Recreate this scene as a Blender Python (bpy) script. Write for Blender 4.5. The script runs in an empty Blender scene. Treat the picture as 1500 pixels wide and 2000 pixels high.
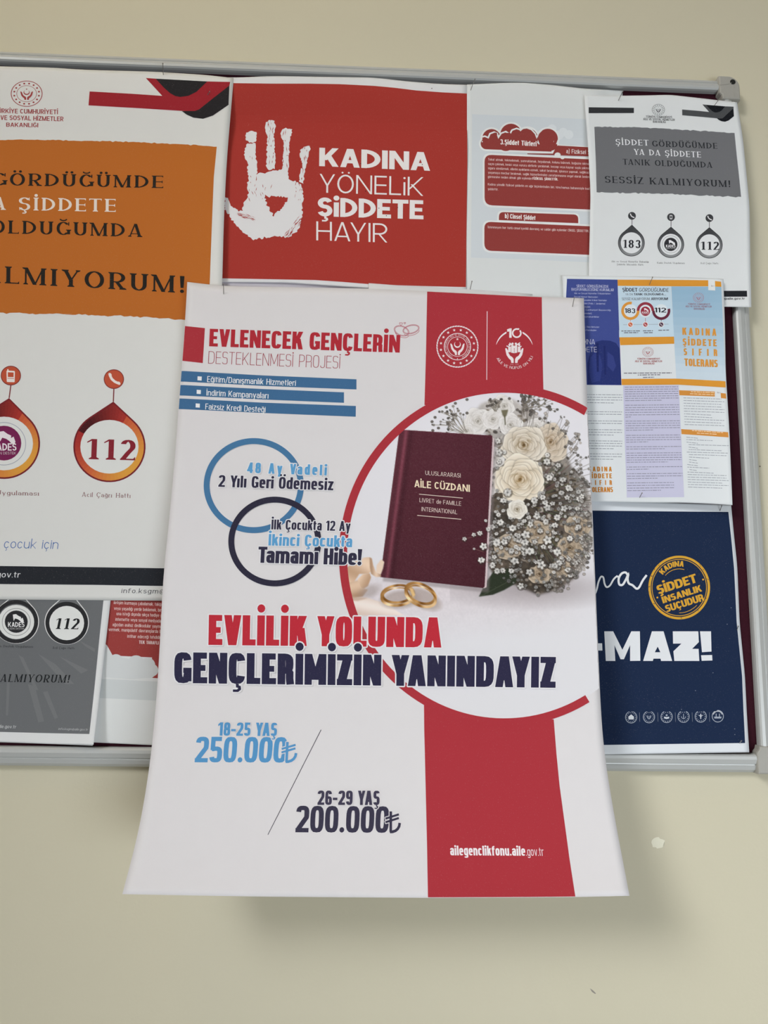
import bpy, bmesh, math, random
import numpy as np
from mathutils import Matrix, Vector

# ---------------------------------------------------------------- camera, light, exposure
sc = bpy.context.scene
COL = sc.collection
PI = math.pi
F, DIST, CAMZ = 1450.0, 0.96, 1.30
TH, PS, RO = math.radians(8.52), math.radians(1.94), math.radians(0.90)
fw = np.array([math.sin(PS)*math.cos(TH), math.cos(PS)*math.cos(TH), math.sin(TH)])
r0 = np.array([math.cos(PS), -math.sin(PS), 0.0])
u0 = np.cross(r0, fw)
RT = r0*math.cos(RO)+u0*math.sin(RO)
UP = -r0*math.sin(RO)+u0*math.cos(RO)
CAM = np.array([0.0, -DIST, CAMZ])
cd = bpy.data.cameras.new('camera')
cd.sensor_fit = 'HORIZONTAL'
cd.sensor_width = 36.0
cd.lens = 36.0*F/1500.0
cd.clip_start = 0.01
cam = bpy.data.objects.new('camera', cd)
M4 = Matrix(((RT[0], UP[0], -fw[0], CAM[0]), (RT[1], UP[1], -fw[1], CAM[1]), (RT[2], UP[2], -fw[2], CAM[2]), (0, 0, 0, 1)))
cam.matrix_world = M4
COL.objects.link(cam)
sc.camera = cam

sc.view_settings.view_transform = 'Standard'
sc.view_settings.look = 'None'
sc.view_settings.gamma = 1.0
sc.view_settings.use_curve_mapping = False
sc.view_settings.exposure = 0.0

w = bpy.data.worlds.new('room_light')
sc.world = w
w.use_nodes = True
w.node_tree.nodes['Background'].inputs['Color'].default_value = (1.0, 0.93, 0.80, 1)
w.node_tree.nodes['Background'].inputs['Strength'].default_value = 0.165


def area_light(name, loc, target, sx, sy, power, color):
    l = bpy.data.lights.new(name, 'AREA')
    l.shape = 'RECTANGLE'
    l.size, l.size_y, l.energy, l.color = sx, sy, power, color
    o = bpy.data.objects.new(name, l)
    o.location = loc
    o.rotation_euler = (Vector(target)-Vector(loc)).to_track_quat('-Z', 'Y').to_euler()
    COL.objects.link(o)
    return o


hw = area_light('high_window', (-3.24, -4.06, 4.02), (0.82, 0, 0.97), 1.9, 1.9, 10.4, (0.97, 0.98, 1.0))
hw.data.spread = math.radians(34)
area_light('warm_top_fill', (-0.5, -0.75, 2.95), (-0.35, -0.1, 1.9), 0.5, 0.3, 2.7, (1.0, 0.78, 0.40))  # unseen warm light, added to yellow the upper wall
area_light('low_cool_fill', (1.1, -2.3, 0.45), (0.25, 0, 0.75), 1.5, 0.9, 32, (0.86, 0.93, 1.0))  # unseen cool light, added to fill the lower and right part of the wall

KEXP = 0.80      # how much light a sheet of paper sends back: converts a colour as seen to the ink's own colour


def lin(c):
    c = np.asarray(c, float)/255.0
    return np.where(c <= 0.04045, c/12.92, ((c+0.055)/1.055)**2.4)


def ink(c):
    return np.clip(lin(c)/KEXP, 0.0, 0.92)


# ---------------------------------------------------------------- pixels to points, sheets of paper
def rays(P):
    P = np.asarray(P, float).reshape(-1, 2)
    return fw[None]+RT[None]*((P[:, 0:1]-750)/F)+UP[None]*((1000-P[:, 1:2])/F)


def pt(P, dep):
    """points dep metres in front of the wall that are seen at pixels P"""
    d = rays(P)
    dep = np.broadcast_to(np.asarray(dep, float), (len(d),))
    t = (DIST-dep)/d[:, 1]
    return CAM[None]+d*t[:, None]


class Curve:
    def __init__(self, pts):
        p = np.asarray(pts, float)
        s = np.r_[0, np.cumsum(np.hypot(*np.diff(p, axis=0).T))]
        s /= s[-1]
        n = 200
        t = np.linspace(0, 1, n+1)
        x = np.c_[np.interp(t, s, p[:, 0]), np.interp(t, s, p[:, 1])]
        k = 9 if len(p) > 2 else 0
        if k:                                       # round the polyline off a little
            e0, e1 = 2*x[0]-x[1:k+1][::-1], 2*x[-1]-x[-k-1:-1][::-1]
            y = np.r_[e0, x, e1]
            ker = np.ones(2*k+1)/(2*k+1)
            x = np.c_[np.convolve(y[:, 0], ker, 'valid'), np.convolve(y[:, 1], ker, 'valid')]
            x[0], x[-1] = p[0], p[-1]
        self.t, self.x = t, x

    def __call__(self, t):
        return np.c_[np.interp(t, self.t, self.x[:, 0]), np.interp(t, self.t, self.x[:, 1])]


def link(name, me, parent=None):
    o = bpy.data.objects.new(name, me)
    COL.objects.link(o)
    if parent is not None:
        o.parent = parent
    return o


def tag(o, label, cat, group=None):
    o['label'] = label
    o['category'] = cat
    if group:
        o['group'] = group
    return o


def principled(name, col, rough=0.6, spec=0.3, metal=0.0):
    m = bpy.data.materials.new(name)
    m.use_nodes = True
    b = m.node_tree.nodes['Principled BSDF']
    b.inputs['Base Color'].default_value = (*[float(v) for v in col], 1)
    b.inputs['Roughness'].default_value = rough
    b.inputs['Specular IOR Level'].default_value = spec
    b.inputs['Metallic'].default_value = metal
    return m


def add_noise(m, scale, amount, detail=3.0, bump=0.0, stretch=None, bscale=None):
    """mottles the base colour of a plain material and gives it a fine bump"""
    nt = m.node_tree
    b = nt.nodes['Principled BSDF']
    base = tuple(b.inputs['Base Color'].default_value)
    tc = nt.nodes.new('ShaderNodeTexCoord')
    mp = nt.nodes.new('ShaderNodeMapping')
    if stretch:
        mp.inputs['Scale'].default_value = stretch
    nt.links.new(tc.outputs['Object'], mp.inputs['Vector'])
    n = nt.nodes.new('ShaderNodeTexNoise')
    n.inputs['Scale'].default_value = scale
    n.inputs['Detail'].default_value = detail
    nt.links.new(mp.outputs['Vector'], n.inputs['Vector'])
    mx = nt.nodes.new('ShaderNodeMix')
    mx.data_type = 'RGBA'
    mx.inputs[6].default_value = tuple(v*(1-amount) for v in base[:3])+(1,)
    mx.inputs[7].default_value = tuple(min(1, v*(1+amount)) for v in base[:3])+(1,)
    nt.links.new(n.outputs['Fac'], mx.inputs[0])
    nt.links.new(mx.outputs[2], b.inputs['Base Color'])
    if bump:
        n2 = nt.nodes.new('ShaderNodeTexNoise')
        n2.inputs['Scale'].default_value = bscale or scale*4
        n2.inputs['Detail'].default_value = 4
        nt.links.new(mp.outputs['Vector'], n2.inputs['Vector'])
        bp = nt.nodes.new('ShaderNodeBump')
        bp.inputs['Strength'].default_value = bump
        bp.inputs['Distance'].default_value = 0.002
        nt.links.new(n2.outputs['Fac'], bp.inputs['Height'])
        nt.links.new(bp.outputs['Normal'], b.inputs['Normal'])
    return m


def ink_material():
    m = principled('printed_ink', (0.5, 0.5, 0.5), 0.8, 0.07)
    nt = m.node_tree
    b = nt.nodes['Principled BSDF']
    at = nt.nodes.new('ShaderNodeAttribute')
    at.attribute_name = 'Col'
    tc = nt.nodes.new('ShaderNodeTexCoord')
    n = nt.nodes.new('ShaderNodeTexNoise')
    n.inputs['Scale'].default_value = 1100
    n.inputs['Detail'].default_value = 1
    nt.links.new(tc.outputs['Object'], n.inputs['Vector'])
    rp = nt.nodes.new('ShaderNodeMapRange')
    rp.inputs[1].default_value, rp.inputs[2].default_value = 0.66, 0.84
    rp.inputs[3].default_value, rp.inputs[4].default_value = 0.0, 0.16
    nt.links.new(n.outputs['Fac'], rp.inputs[0])
    mx = nt.nodes.new('ShaderNodeMix')
    mx.data_type = 'RGBA'
    mx.inputs[7].default_value = (0.62, 0.60, 0.60, 1)
    nt.links.new(rp.outputs[0], mx.inputs[0])
    nt.links.new(at.outputs['Color'], mx.inputs[6])
    nt.links.new(mx.outputs[2], b.inputs['Base Color'])
    return m


INK = ink_material()
PAPERS = {}


def paper(rgb):
    if rgb not in PAPERS:
        PAPERS[rgb] = add_noise(principled('paper', ink(rgb), 0.6, 0.25), 60, 0.012, 3, 0.03, None, 900)
    return PAPERS[rgb]


SHEETS = []


class Sheet:
    """a sheet of paper: four edge curves (pixels) and how far each of its points stands off the wall"""

    def __init__(self, name, label, cat, top, bot, left, right, depth, rgb=(206, 205, 205), n=(40, 130)):
        self.T, self.B, self.L, self.R = Curve(top), Curve(bot), Curve(left), Curve(right)
        self.c = [np.array(p, float) for p in (top[0], top[-1], bot[0], bot[-1])]
        self.depth = depth
        na, nb = n
        A, Bq = np.meshgrid(np.linspace(0, 1, na+1), np.linspace(0, 1, nb+1))
        a, b = A.ravel(), Bq.ravel()
        co = pt(self.px(a, b), depth(a, b))
        fs = [(j*(na+1)+i, (j+1)*(na+1)+i, (j+1)*(na+1)+i+1, j*(na+1)+i+1) for j in range(nb) for i in range(na)]
        base = np.array([co[:, 0].mean(), co[:, 1].max(), co[:, 2].min()])
        self.root = bpy.data.objects.new(name, None)
        self.root.empty_display_size = 0.05
        COL.objects.link(self.root)
        self.root.location = base
        self.base = base
        tag(self.root, label, cat)
        me = bpy.data.meshes.new('sheet')
        me.from_pydata((co-base).tolist(), [], fs)
        me.polygons.foreach_set('use_smooth', [True]*len(me.polygons))
        me.materials.append(paper(rgb))
        o = link('sheet', me, self.root)
        s = o.modifiers.new('thickness', 'SOLIDIFY')
        s.thickness = 0.00022
        s.offset = -1.0
        SHEETS.append(self)

    def px(self, a, b):
        a1, b1 = a[:, None], b[:, None]
        c = self.c
        return ((1-b1)*self.T(a)+b1*self.B(a)+(1-a1)*self.L(b)+a1*self.R(b)
                - ((1-a1)*(1-b1)*c[0]+a1*(1-b1)*c[1]+(1-a1)*b1*c[2]+a1*b1*c[3]))

    def inv(self, P):
        P = np.asarray(P, float).reshape(-1, 2)
        x0, y0 = self.c[0]
        a = np.clip((P[:, 0]-x0)/(self.c[1][0]-x0), 0, 1)
        b = np.clip((P[:, 1]-y0)/(self.c[2][1]-y0), 0, 1)
        for _ in range(7):
            q = self.px(a, b)
            e = 1e-3
            ja, jb = (self.px(np.clip(a+e, 0, 1), b)-self.px(np.clip(a-e, 0, 1), b)), (self.px(a, np.clip(b+e, 0, 1))-self.px(a, np.clip(b-e, 0, 1)))
            da, db = np.clip(a+e, 0, 1)-np.clip(a-e, 0, 1), np.clip(b+e, 0, 1)-np.clip(b-e, 0, 1)
            ja, jb = ja/da[:, None], jb/db[:, None]
            det = ja[:, 0]*jb[:, 1]-ja[:, 1]*jb[:, 0]
            r = P-q
            a = np.clip(a+(r[:, 0]*jb[:, 1]-r[:, 1]*jb[:, 0])/det, 0, 1)
            b = np.clip(b+(ja[:, 0]*r[:, 1]-ja[:, 1]*r[:, 0])/det, 0, 1)
        return a, b

    def on(self, P, lift):
        a, b = self.inv(P)
        a, b = np.clip(a, .0008, .9992), np.clip(b, .0008, .9992)
        co = pt(self.px(a, b), self.depth(a, b)+lift)
        return co-self.base

    def lean(self, p):
        """which way is up the paper at pixel p"""
        a, b = self.inv([p])
        e = .02
        q = self.px(a, np.clip(b-e, 0, 1))[0]-self.px(a, np.clip(b+e, 0, 1))[0]
        return q/np.hypot(*q)


LAYER = 0.00014


class Print:
    """one printed part of a sheet: polygons (pixels) with a colour each, laid on the paper"""

    def __init__(self, sheet, name, layer=1, parent=None, cut=15):
        self.s, self.name, self.layer, self.parent, self.cut = sheet, name, layer, parent, cut
        self.f = []

    def poly(self, pts, col, up=0.0):
        self.f.append(([tuple(map(float, p)) for p in pts], col, up))
        return self

    def stroke(self, pts, wd, col, closed=False, up=0.0, cap=0.0):
        for q in stroke_quads(pts, wd, wd, closed, cap):
            self.f.append((q, col, up))
        return self

    def ellipse(self, c, rx, ry, col, up=0.0, n=28, rot=0.0):
        return self.poly(ell(c, rx, ry, n, rot), col, up)

    def ring(self, c, rx, ry, wd, col, a0=0, a1=360, up=0.0, n=64, colf=None):
        """an elliptical ring; rx, ry are the middle of its line"""
        k = max(3, int(n*abs(a1-a0)/360))
        for i in range(k):
            t0, t1 = math.radians(a0+(a1-a0)*i/k), math.radians(a0+(a1-a0)*(i+1)/k)
            q = []
            for t, s in ((t0, -1), (t1, -1), (t1, 1), (t0, 1)):
                q.append((c[0]+(rx+s*wd/2)*math.cos(t), c[1]-(ry+s*wd/2)*math.sin(t)))
            self.f.append((q, colf(math.degrees((t0+t1)/2)) if colf else col, up))
        return self

    def text(self, s, p0, p1, h, st, col, halo=None, slant=0.0, up=0.0, upv=None, arc=None):
        """s set so that its ink runs from p0 to p1 on the baseline with capitals h pixels high"""
        quads, width = layout(s, st)
        p0, p1 = np.array(p0, float), np.array(p1, float)
        mid = (p0+p1)/2
        u = np.array(upv, float) if upv is not None else self.s.lean(mid)
        dx = p1-p0
        U = u*h + dx/np.hypot(*dx)*h*slant
        polys = [[tuple(p0+dx*(x/width)+U*y) for x, y in q] for q in quads]
        if halo:
            hc, e = halo
            for k in range(12):
                ox, oy = e*math.cos(k*PI/6), e*math.sin(k*PI/6)
                for q in polys:
                    self.f.append(([(x+ox, y+oy) for x, y in q], hc, up-LAYER*.7))
        for q in polys:
            self.f.append((q, col, up))
        return self

    def done(self, label=None):
        s = self.s
        bm = bmesh.new()
        cl = bm.faces.layers.int.new('c')
        cols, ups = [], []
        for pts, col, up in self.f:
            if len(pts) < 3:
                continue
            vs = [bm.verts.new((x, y, 0)) for x, y in pts]
            try:
                f = bm.faces.new(vs)
            except ValueError:
                continue
            f.normal_update()
            f[cl] = len(cols)
            cols.append(np.append(ink(col), 1.0))
            ups.append(up+((len(cols)*5) % 13)*1.0e-6)
        big = [f for f in bm.faces if len(f.verts) > 4]
        if big:
            bmesh.ops.triangulate(bm, faces=big, ngon_method='EAR_CLIP')
        if self.cut:
            for ax in (0, 1):
                xs = [v.co[ax] for v in bm.verts]
                lo, hi = min(xs), max(xs)
                c = self.cut
                x = math.floor(lo/c)*c+c
                while x < hi:
                    no = (1, 0, 0) if ax == 0 else (0, 1, 0)
                    co = (x, 0, 0) if ax == 0 else (0, x, 0)
                    fs = [f for f in bm.faces if min(v.co[ax] for v in f.verts) < x-.5 and max(v.co[ax] for v in f.verts) > x+.5]
                    if fs:
                        g = list({e for f in fs for e in f.edges})+list({v for f in fs for v in f.verts})+fs
                        bmesh.ops.bisect_plane(bm, geom=g, plane_co=co, plane_no=no, dist=1e-4)
                    x += c
        bm.verts.index_update()
        P = np.array([(v.co.x, v.co.y) for v in bm.verts])
        lift = np.zeros(len(P))
        for f in bm.faces:
            for v in f.verts:
                lift[v.index] = ups[f[cl]]
        co = s.on(P, lift+LAYER*self.layer)
        a, b = s.inv(P)
        for v, p in zip(bm.verts, co):
            v.co = p
        dead = [f for f in bm.faces if f.calc_area() < 1e-13]
        if dead:
            bmesh.ops.delete(bm, geom=dead, context='FACES')
        for f in bm.faces:
            f.normal_update()
            if f.normal.y > 0:
                f.normal_flip()
        fc = [f[cl] for f in bm.faces]
        me = bpy.data.meshes.new(self.name)
        bm.to_mesh(me)
        bm.free()
        at = me.color_attributes.new('Col', 'FLOAT_COLOR', 'CORNER')
        n = [p.loop_total for p in me.polygons]
        arr = np.repeat(np.array(cols, np.float32)[fc], n, axis=0)
        at.data.foreach_set('color', arr.ravel())
        me.materials.append(INK)
        o = link(self.name, me, self.parent or s.root)
        if label:
            o['label'] = label
        return o


def ell(c, rx, ry, n=28, rot=0.0):
    r = math.radians(rot)
    out = []
    for i in range(n):
        t = 2*PI*i/n
        x, y = rx*math.cos(t), ry*math.sin(t)
        out.append((c[0]+x*math.cos(r)-y*math.sin(r), c[1]+x*math.sin(r)+y*math.cos(r)))
    return out


def Z(ox, oy, s):
    """a reading scale: positions measured in an enlargement of the photograph"""
    def f(p):
        if np.ndim(p[0]) == 0:
            return (ox+p[0]/s, oy+p[1]/s)
        return [(ox+q[0]/s, oy+q[1]/s) for q in p]
    return f


def flow(pts, k=6):
    """a smooth line through the given points"""
    p = [np.array(q, float) for q in pts]
    p = [2*p[0]-p[1]]+p+[2*p[-1]-p[-2]]
    out = []
    for i in range(1, len(p)-2):
        for j in range(k):
            t = j/k
            a, b, c, d = p[i-1:i+3]
            out.append(tuple(.5*(2*b+(c-a)*t+(2*a-5*b+4*c-d)*t*t+(3*b-a-3*c+d)*t**3)))
    out.append(tuple(p[-2]))
    return out


def rough(pts, step, amp, seed, closed=True):
    """a torn or dry-brushed outline"""
    rg = random.Random(seed)
    out = []
    m = len(pts)
    for i in range(m if closed else m-1):
        p, q = np.array(pts[i], float), np.array(pts[(i+1) % m], float)
        L = np.hypot(*(q-p))
        k = max(1, int(L/step))
        nrm = np.array([-(q-p)[1], (q-p)[0]])/max(L, 1e-6)
        for j in range(k):
            e = rg.gauss(0, amp) if (j or closed) else 0
            out.append(tuple(p+(q-p)*j/k+nrm*max(-2*amp, min(2*amp, e))))
    if not closed:
        out.append(tuple(pts[-1]))
    return out


def stroke_quads(pts, wx, wy, closed=False, cap=0.0):
    """outline of a pen line: wx is the thickness of upright lines, wy of level ones"""
    p = np.array(pts, float)
    if closed and np.hypot(*(p[0]-p[-1])) < 1e-9:
        p = p[:-1]
    keep = [0]
    for i in range(1, len(p)):
        if np.hypot(*(p[i]-p[keep[-1]])) > 1e-6:
            keep.append(i)
    p = p[keep]
    if len(p) < 2:
        return []
    S = np.array([wx, wy], float)
    q = p/S
    n = len(q)
    d = np.roll(q, -1, 0)-q
    if not closed:
        d = d[:-1]
    d /= np.linalg.norm(d, axis=1)[:, None]+1e-12
    if cap and not closed:
        q[0] -= d[0]*cap
        q[-1] += d[-1]*cap
    nn = np.c_[-d[:, 1], d[:, 0]]
    L, Rr = [], []
    for i in range(n):
        if closed:
            a, b = nn[i-1], nn[i]
        else:
            a, b = nn[max(i-1, 0)], nn[min(i, n-2)]
        m = a+b
        l = np.linalg.norm(m)
        if l < .3:
            m, k = b, 1.0
        else:
            m = m/l
            k = min(1/max(np.dot(m, b), .3), 2.2)
        L.append((q[i]+m*k*.5)*S)
        Rr.append((q[i]-m*k*.5)*S)
    out = []
    for i in range(n if closed else n-1):
        j = (i+1) % n
        out.append([tuple(L[i]), tuple(Rr[i]), tuple(Rr[j]), tuple(L[j])])
    return out
# ---------------------------------------------------------------- lettering: letters drawn with a pen of two thicknesses
class St:
    def __init__(self, wx=.14, wy=.13, W=.6, xh=.72, n=2.6, sf=0.0, sp=.1, seg=4, space=.35, xw=None, tri=False):
        self.wx, self.wy, self.W, self.xh, self.n, self.sf, self.sp, self.seg, self.space = wx, wy, W, xh, n, sf, sp, seg, space
        self.xw = xw or W*.92
        self.cache = {}


class Gl:
    def __init__(self, st):
        self.st, self.q = st, []

    def r(self, x0, y0, x1, y1):
        self.q.append([(x0, y0), (x1, y0), (x1, y1), (x0, y1)])

    def V(self, x, y0=0.0, y1=1.0, s0=1, s1=1, w=None):
        st = self.st
        w = w or st.wx
        self.r(x-w/2, y0, x+w/2, y1)
        if st.sf:
            for on, y, sg in ((s0, y0, 1), (s1, y1, -1)):
                if on:
                    self.slab(x, y, sg, w)

    def slab(self, x, y, sg, w, l=1, r=1):
        st = self.st
        t = st.wy*.8
        a, b = w/2+st.sf*l, w/2+st.sf*r
        self.q.append([(x-a, y), (x+b, y), (x+b, y+sg*t*.8), (x+w/2*.9, y+sg*t*2.0), (x-w/2*.9, y+sg*t*2.0), (x-a, y+sg*t*.8)])

    def H(self, y, x0, x1, t=None, s=0):
        st = self.st
        t = t or st.wy
        self.r(x0, y-t/2, x1, y+t/2)
        if st.sf and s:
            e = st.wy*1.5
            if s & 1:
                self.q.append([(x1-st.wy*1.1, y-t/2), (x1, y-t/2-e), (x1+.004, y+t/2)])
            if s & 2:
                self.q.append([(x1-st.wy*1.1, y+t/2), (x1+.004, y-t/2), (x1, y+t/2+e)])
            if s & 4:
                self.q.append([(x0+st.wy*1.1, y-t/2), (x0, y-t/2-e), (x0-.004, y+t/2)])

    def D(self, x0, y0, x1, y1, w, s0=0, s1=0):
        self.q.append([(x0-w/2, y0), (x0+w/2, y0), (x1+w/2, y1), (x1-w/2, y1)])
        if self.st.sf:
            if s0:
                self.slab(x0, y0, 1, w)
            if s1:
                self.slab(x1, y1, -1, w)

    def P(self, pts, closed=False, wx=None, wy=None):
        self.q += stroke_quads(pts, wx or self.st.wx, wy or self.st.wy, closed)

    def dot(self, x, y, r, ry=None):
        self.q.append(ell((x, y), r, ry or r, 12))

    def arc(self, cx, cy, rx, ry, a0, a1, k=None):
        st = self.st
        e = 2/st.n
        k = k or max(2, int(math.ceil(st.seg*abs(a1-a0)/90)))
        out = []
        for i in range(k+1):
            t = math.radians(a0+(a1-a0)*i/k)
            c, s = math.cos(t), math.sin(t)
            out.append((cx+rx*math.copysign(abs(c)**e, c), cy+ry*math.copysign(abs(s)**e, s)))
        return out


ACC = {'İ': ('I', '.'), 'Ö': ('O', ':'), 'Ü': ('U', ':'), 'Ğ': ('G', 'b'), 'Ş': ('S', ','), 'Ç': ('C', ','), 'i': ('ı', '.'),
       'ö': ('o', ':'), 'ü': ('u', ':'), 'ğ': ('g', 'b'), 'ş': ('s', ','), 'ç': ('c', ','), 'ï': ('ı', '.')}


def glyph(ch, st):
    if ch in st.cache:
        return st.cache[ch]
    g = Gl(st)
    wx, wy, W, sf = st.wx, st.wy, st.W, st.sf
    if ch in ACC:
        base, acc = ACC[ch]
        q, w = glyph(base, st)
        g.q = list(q)
        top = 1.0 if base.isupper() else st.xh
        r = min(max(wx*.58, .055), .14)
        xm = w/2
        if acc == '.':
            yy = top+r+max(.06, wy*.45)
            if ch == 'ï':
                yy = .92
            g.dot(xm, yy, r)
        elif acc == ':':
            d = max(r*1.35, w*.19)
            for s in (-1, 1):
                g.dot(xm+s*d, top+r*.8+max(.06, wy*.4), r*.85)
        elif acc == 'b':
            y0 = top+.10
            g.P(g.arc(xm, y0+.12, w*.24, .12, 180, 360, 6), wx=min(wx, .13)*.7, wy=min(wx, .13)*.7)
        else:
            t = min(wx*.7, .1)
            g.P([(xm+t*.2, .0), (xm+t*.2, -.07)], wx=t, wy=t)
            g.P([(xm-t*.2, -.075), (xm+t*.9, -.10), (xm+t*1.0, -.17), (xm+t*.3, -.225), (xm-t*1.3, -.225)], wx=t, wy=t*.8)
        res = (g.q, w)
        st.cache[ch] = res
        return res
    L = wx/2+sf*.75
    R = W-L
    B, T = wy/2, 1-wy/2
    thick, thin = (wx*1.02, wy*1.3) if sf else (wx*1.0, wx*.98)
    m = W/2
    w = W
    xh, X = st.xh, st.xw
    xT = xh-wy/2

    def bowl(x0, x1, yb, yt, k=1.0):
        ry = (yt-yb)/2
        rx = min(ry*1.15, (x1-x0)*.85)*k
        g.P([(x0, yt), (x1-rx, yt)]+g.arc(x1-rx, yb+ry, rx, ry, 88, -88)+[(x1-rx, yb), (x0, yb)])

    def oval(x0, x1, yb, yt):
        g.P(g.arc((x0+x1)/2, (yb+yt)/2, (x1-x0)/2, (yt-yb)/2, 0, 360)[:-1], closed=True)

    def sshape(x0, x1, yb, yt, mid):
        c, rx = (x0+x1)/2, (x1-x0)/2
        up = g.arc(c, (mid+yt)/2, rx*.96, (yt-mid)/2, 18, 262)
        lo = g.arc(c, (mid+yb)/2, rx, (mid-yb)/2, 82, -162)
        g.P(up+lo)
        if sf:
            g.r(x1-.0, yt-.20, x1+wy*.7, yt+wy*.4)
            g.r(x0-wy*.7, yb-wy*.4, x0, yb+.20)

    o = wx/2                                         # half pen, for round letters without serif room
    if ch == ' ':
        w = st.space
    elif ch == 'A':
        w = W*1.08
        e = sf*.8
        g.D(thin/2+e, 0, w/2-wx*.06, 1, thin, 1, 0)
        g.D(w-thick/2-e, 0, w/2+wx*.06, 1, thick, 1, 0)
        yb = .20+wy*.55
        g.H(yb, w/2-(w/2-thin/2-e)*(1-yb), w/2+(w/2-thick/2-e)*(1-yb), wy*.9)
    elif ch == 'B':
        g.V(L)
        bowl(L, R*.97, .5, T)
        bowl(L, R, B, .5)
    elif ch == 'C':
        w = W*1.0
        g.P(g.arc(w/2, .5, w/2-o, .5-B, 40 if sf or st.n < 2.3 else 24, 320 if sf or st.n < 2.3 else 336))
        if sf:
            g.r(w-o*1.1, .72, w-o*1.1+wy, .99)
    elif ch == 'D':
        w = W*1.06
        g.V(L)
        bowl(L, w-o, B, T, 1.15 if st.n < 2.3 else .8)
    elif ch in 'EF':
        w = W*.86
        g.V(L)
        g.H(T, L, w-wx*.08, None, 1)
        g.H(.5, L, w-wx*.25, wy*.95, 3 if sf else 0)
        if ch == 'E':
            g.H(B, L, w, None, 2)
    elif ch == 'G':
        w = W*1.04
        g.P(g.arc(w/2, .5, w/2-o, .5-B, 40 if st.n < 2.3 else 24, 318 if st.n < 2.3 else 342))
        if sf:
            g.r(w-o*1.3, .72, w-o*1.3+wy, .99)
            g.V(w-o, .06, .42, 0, 1)
        else:
            g.r(w-wx, .06 if st.n > 2.3 else .12, w, .5)
            g.H(.5-wy*.42, w*.52, w, wy*.85)
    elif ch == 'H':
        w = W*1.05
        g.V(L)
        g.V(w-L)
        g.H(.5, L, w-L)
    elif ch in 'I|':
        w = wx+2*sf*.9
        g.V(w/2)
    elif ch == 'J':
        w = W*.8
        g.P([(w-o, 1)]+g.arc(w/2, .3, w/2-o, .3-B, 0, -165))
    elif ch == 'K':
        w = W*1.08
        g.V(L)
        g.D(L+wx*.3, .34, w-thin*.62-sf*.6, 1, thin*1.12, 0, 1)
        g.D(w-thick*.56-sf*.5, 0, L+wx*.75+(w-L)*.10, .60, thick*1.08, 1, 0)
    elif ch == 'L':
        w = W*.82
        g.V(L)
        g.H(B, L, w, None, 2)
    elif ch == 'M':
        w = W*1.3
        ws = thin if sf else wx*.94
        g.V(ws/2+sf*.75, 0, 1, 1, 0, ws)
        g.V(w-L, 0, 1, 1, 0)
        g.D(w/2, .0 if sf or st.n < 2.3 else .16, ws*.5+sf*.75, 1, thick*.95, 0, 0)
        g.D(w/2, .0 if sf or st.n < 2.3 else .16, w-L, 1, thin*.95)
        if sf:
            g.slab(ws*.5+sf*.75, 1, -1, wx, 1, 0)
            g.slab(w-L, 1, -1, wx, 0, 1)
    elif ch == 'N':
        w = W*1.1
        ws = thin if sf else wx*.95
        g.V(ws/2+sf*.75, 0, 1, 1, 0, ws)
        g.V(w-ws/2-sf*.75, 0, 1, 0, 1, ws)
        g.D(w-ws*.55-sf*.75, 0, ws*.55+sf*.75, 1, thick*1.02)
        if sf:
            g.slab(ws*.5+sf*.75, 1, -1, wx*.6, 1, 0)
    elif ch == 'O':
        w = W*(1.14 if st.n < 2.3 else 1.02)
        oval(o, w-o, B, T)
    elif ch in 'PR':
        w = W*.98 if ch == 'R' else W*.95
        g.V(L)
        bowl(L, w-o*1.15, .44, T)
        if ch == 'R':
            if st.n > 2.3:
                g.P([(w-o*1.6, .47), (w-o*1.1, .38), (w-o*1.1, .2), (w-o*.9, 0)], wx=wx*.98)
            else:
                g.D(w-thick*.55-sf*.2, 0, L+(w-L)*.34, .47, thick, 1, 0)
    elif ch == 'S':
        w = W*.92
        sshape(o, w-o, B, T, .52)
    elif ch == 'T':
        w = W*.98
        g.V(w/2, 0, 1, 1, 0)
        g.H(T, 0, w, None, 5)
    elif ch == 'U':
        w = W*1.04
        ws = thin if sf else wx
        g.P([(L, 1)]+g.arc(w/2, .34, w/2-L, .34-B, 180, 360)+[(w-L, 1)])
        if sf:
            g.slab(L, 1, -1, wx)
            g.slab(w-L, 1, -1, wx)
    elif ch == 'V':
        w = W*1.06
        e = sf*.8
        g.D(w/2-wx*.05, 0, thick/2+e, 1, thick, 0, 1)
        g.D(w/2+wx*.05, 0, w-thin/2-e, 1, thin, 0, 1)
    elif ch == 'Y':
        w = W*1.06
        e = sf*.8
        ym = .40
        g.V(w/2, 0, ym+.03, 1, 0)
        g.D(w/2, ym-.02, thick/2+e, 1, thick, 0, 1)
        g.D(w/2, ym-.02, w-thin/2-e, 1, thin, 0, 1)
    elif ch == 'Z':
        w = W*.92
        g.H(T, 0, w, None, 4)
        g.H(B, 0, w, None, 2)
        dw = thick*1.18
        g.D(dw/2, wy*.4, w-dw/2, 1-wy*.4, dw)
    elif ch == '0':
        w = W*1.0
        oval(o, w-o, B, T)
    elif ch == '1':
        w = wx*1.75+sf
        x = w-o-sf*.5
        g.V(x, 0, 1, 1, 0)
        g.q.append([(x-o, 1), (x-o-wx*.72-sf*.3, .86), (x-o-wx*.72-sf*.3, .86-wy*.8), (x-o+.01, 1-wy*1.15)])
    elif ch == '2':
        w = W*.98
        g.P(g.arc(w/2, .70, w/2-o, .30-B, 172 if st.n > 2.3 else 160, -28)+[(w*.52, .36), (o*1.15, wy*.8)])
        g.H(B, 0, w, None, 2)
    elif ch == '3':
        w = W*.95
        g.P(g.arc(w/2, .75-B/2, w/2-o*1.1, .25-B/2, 165, -80))
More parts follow.
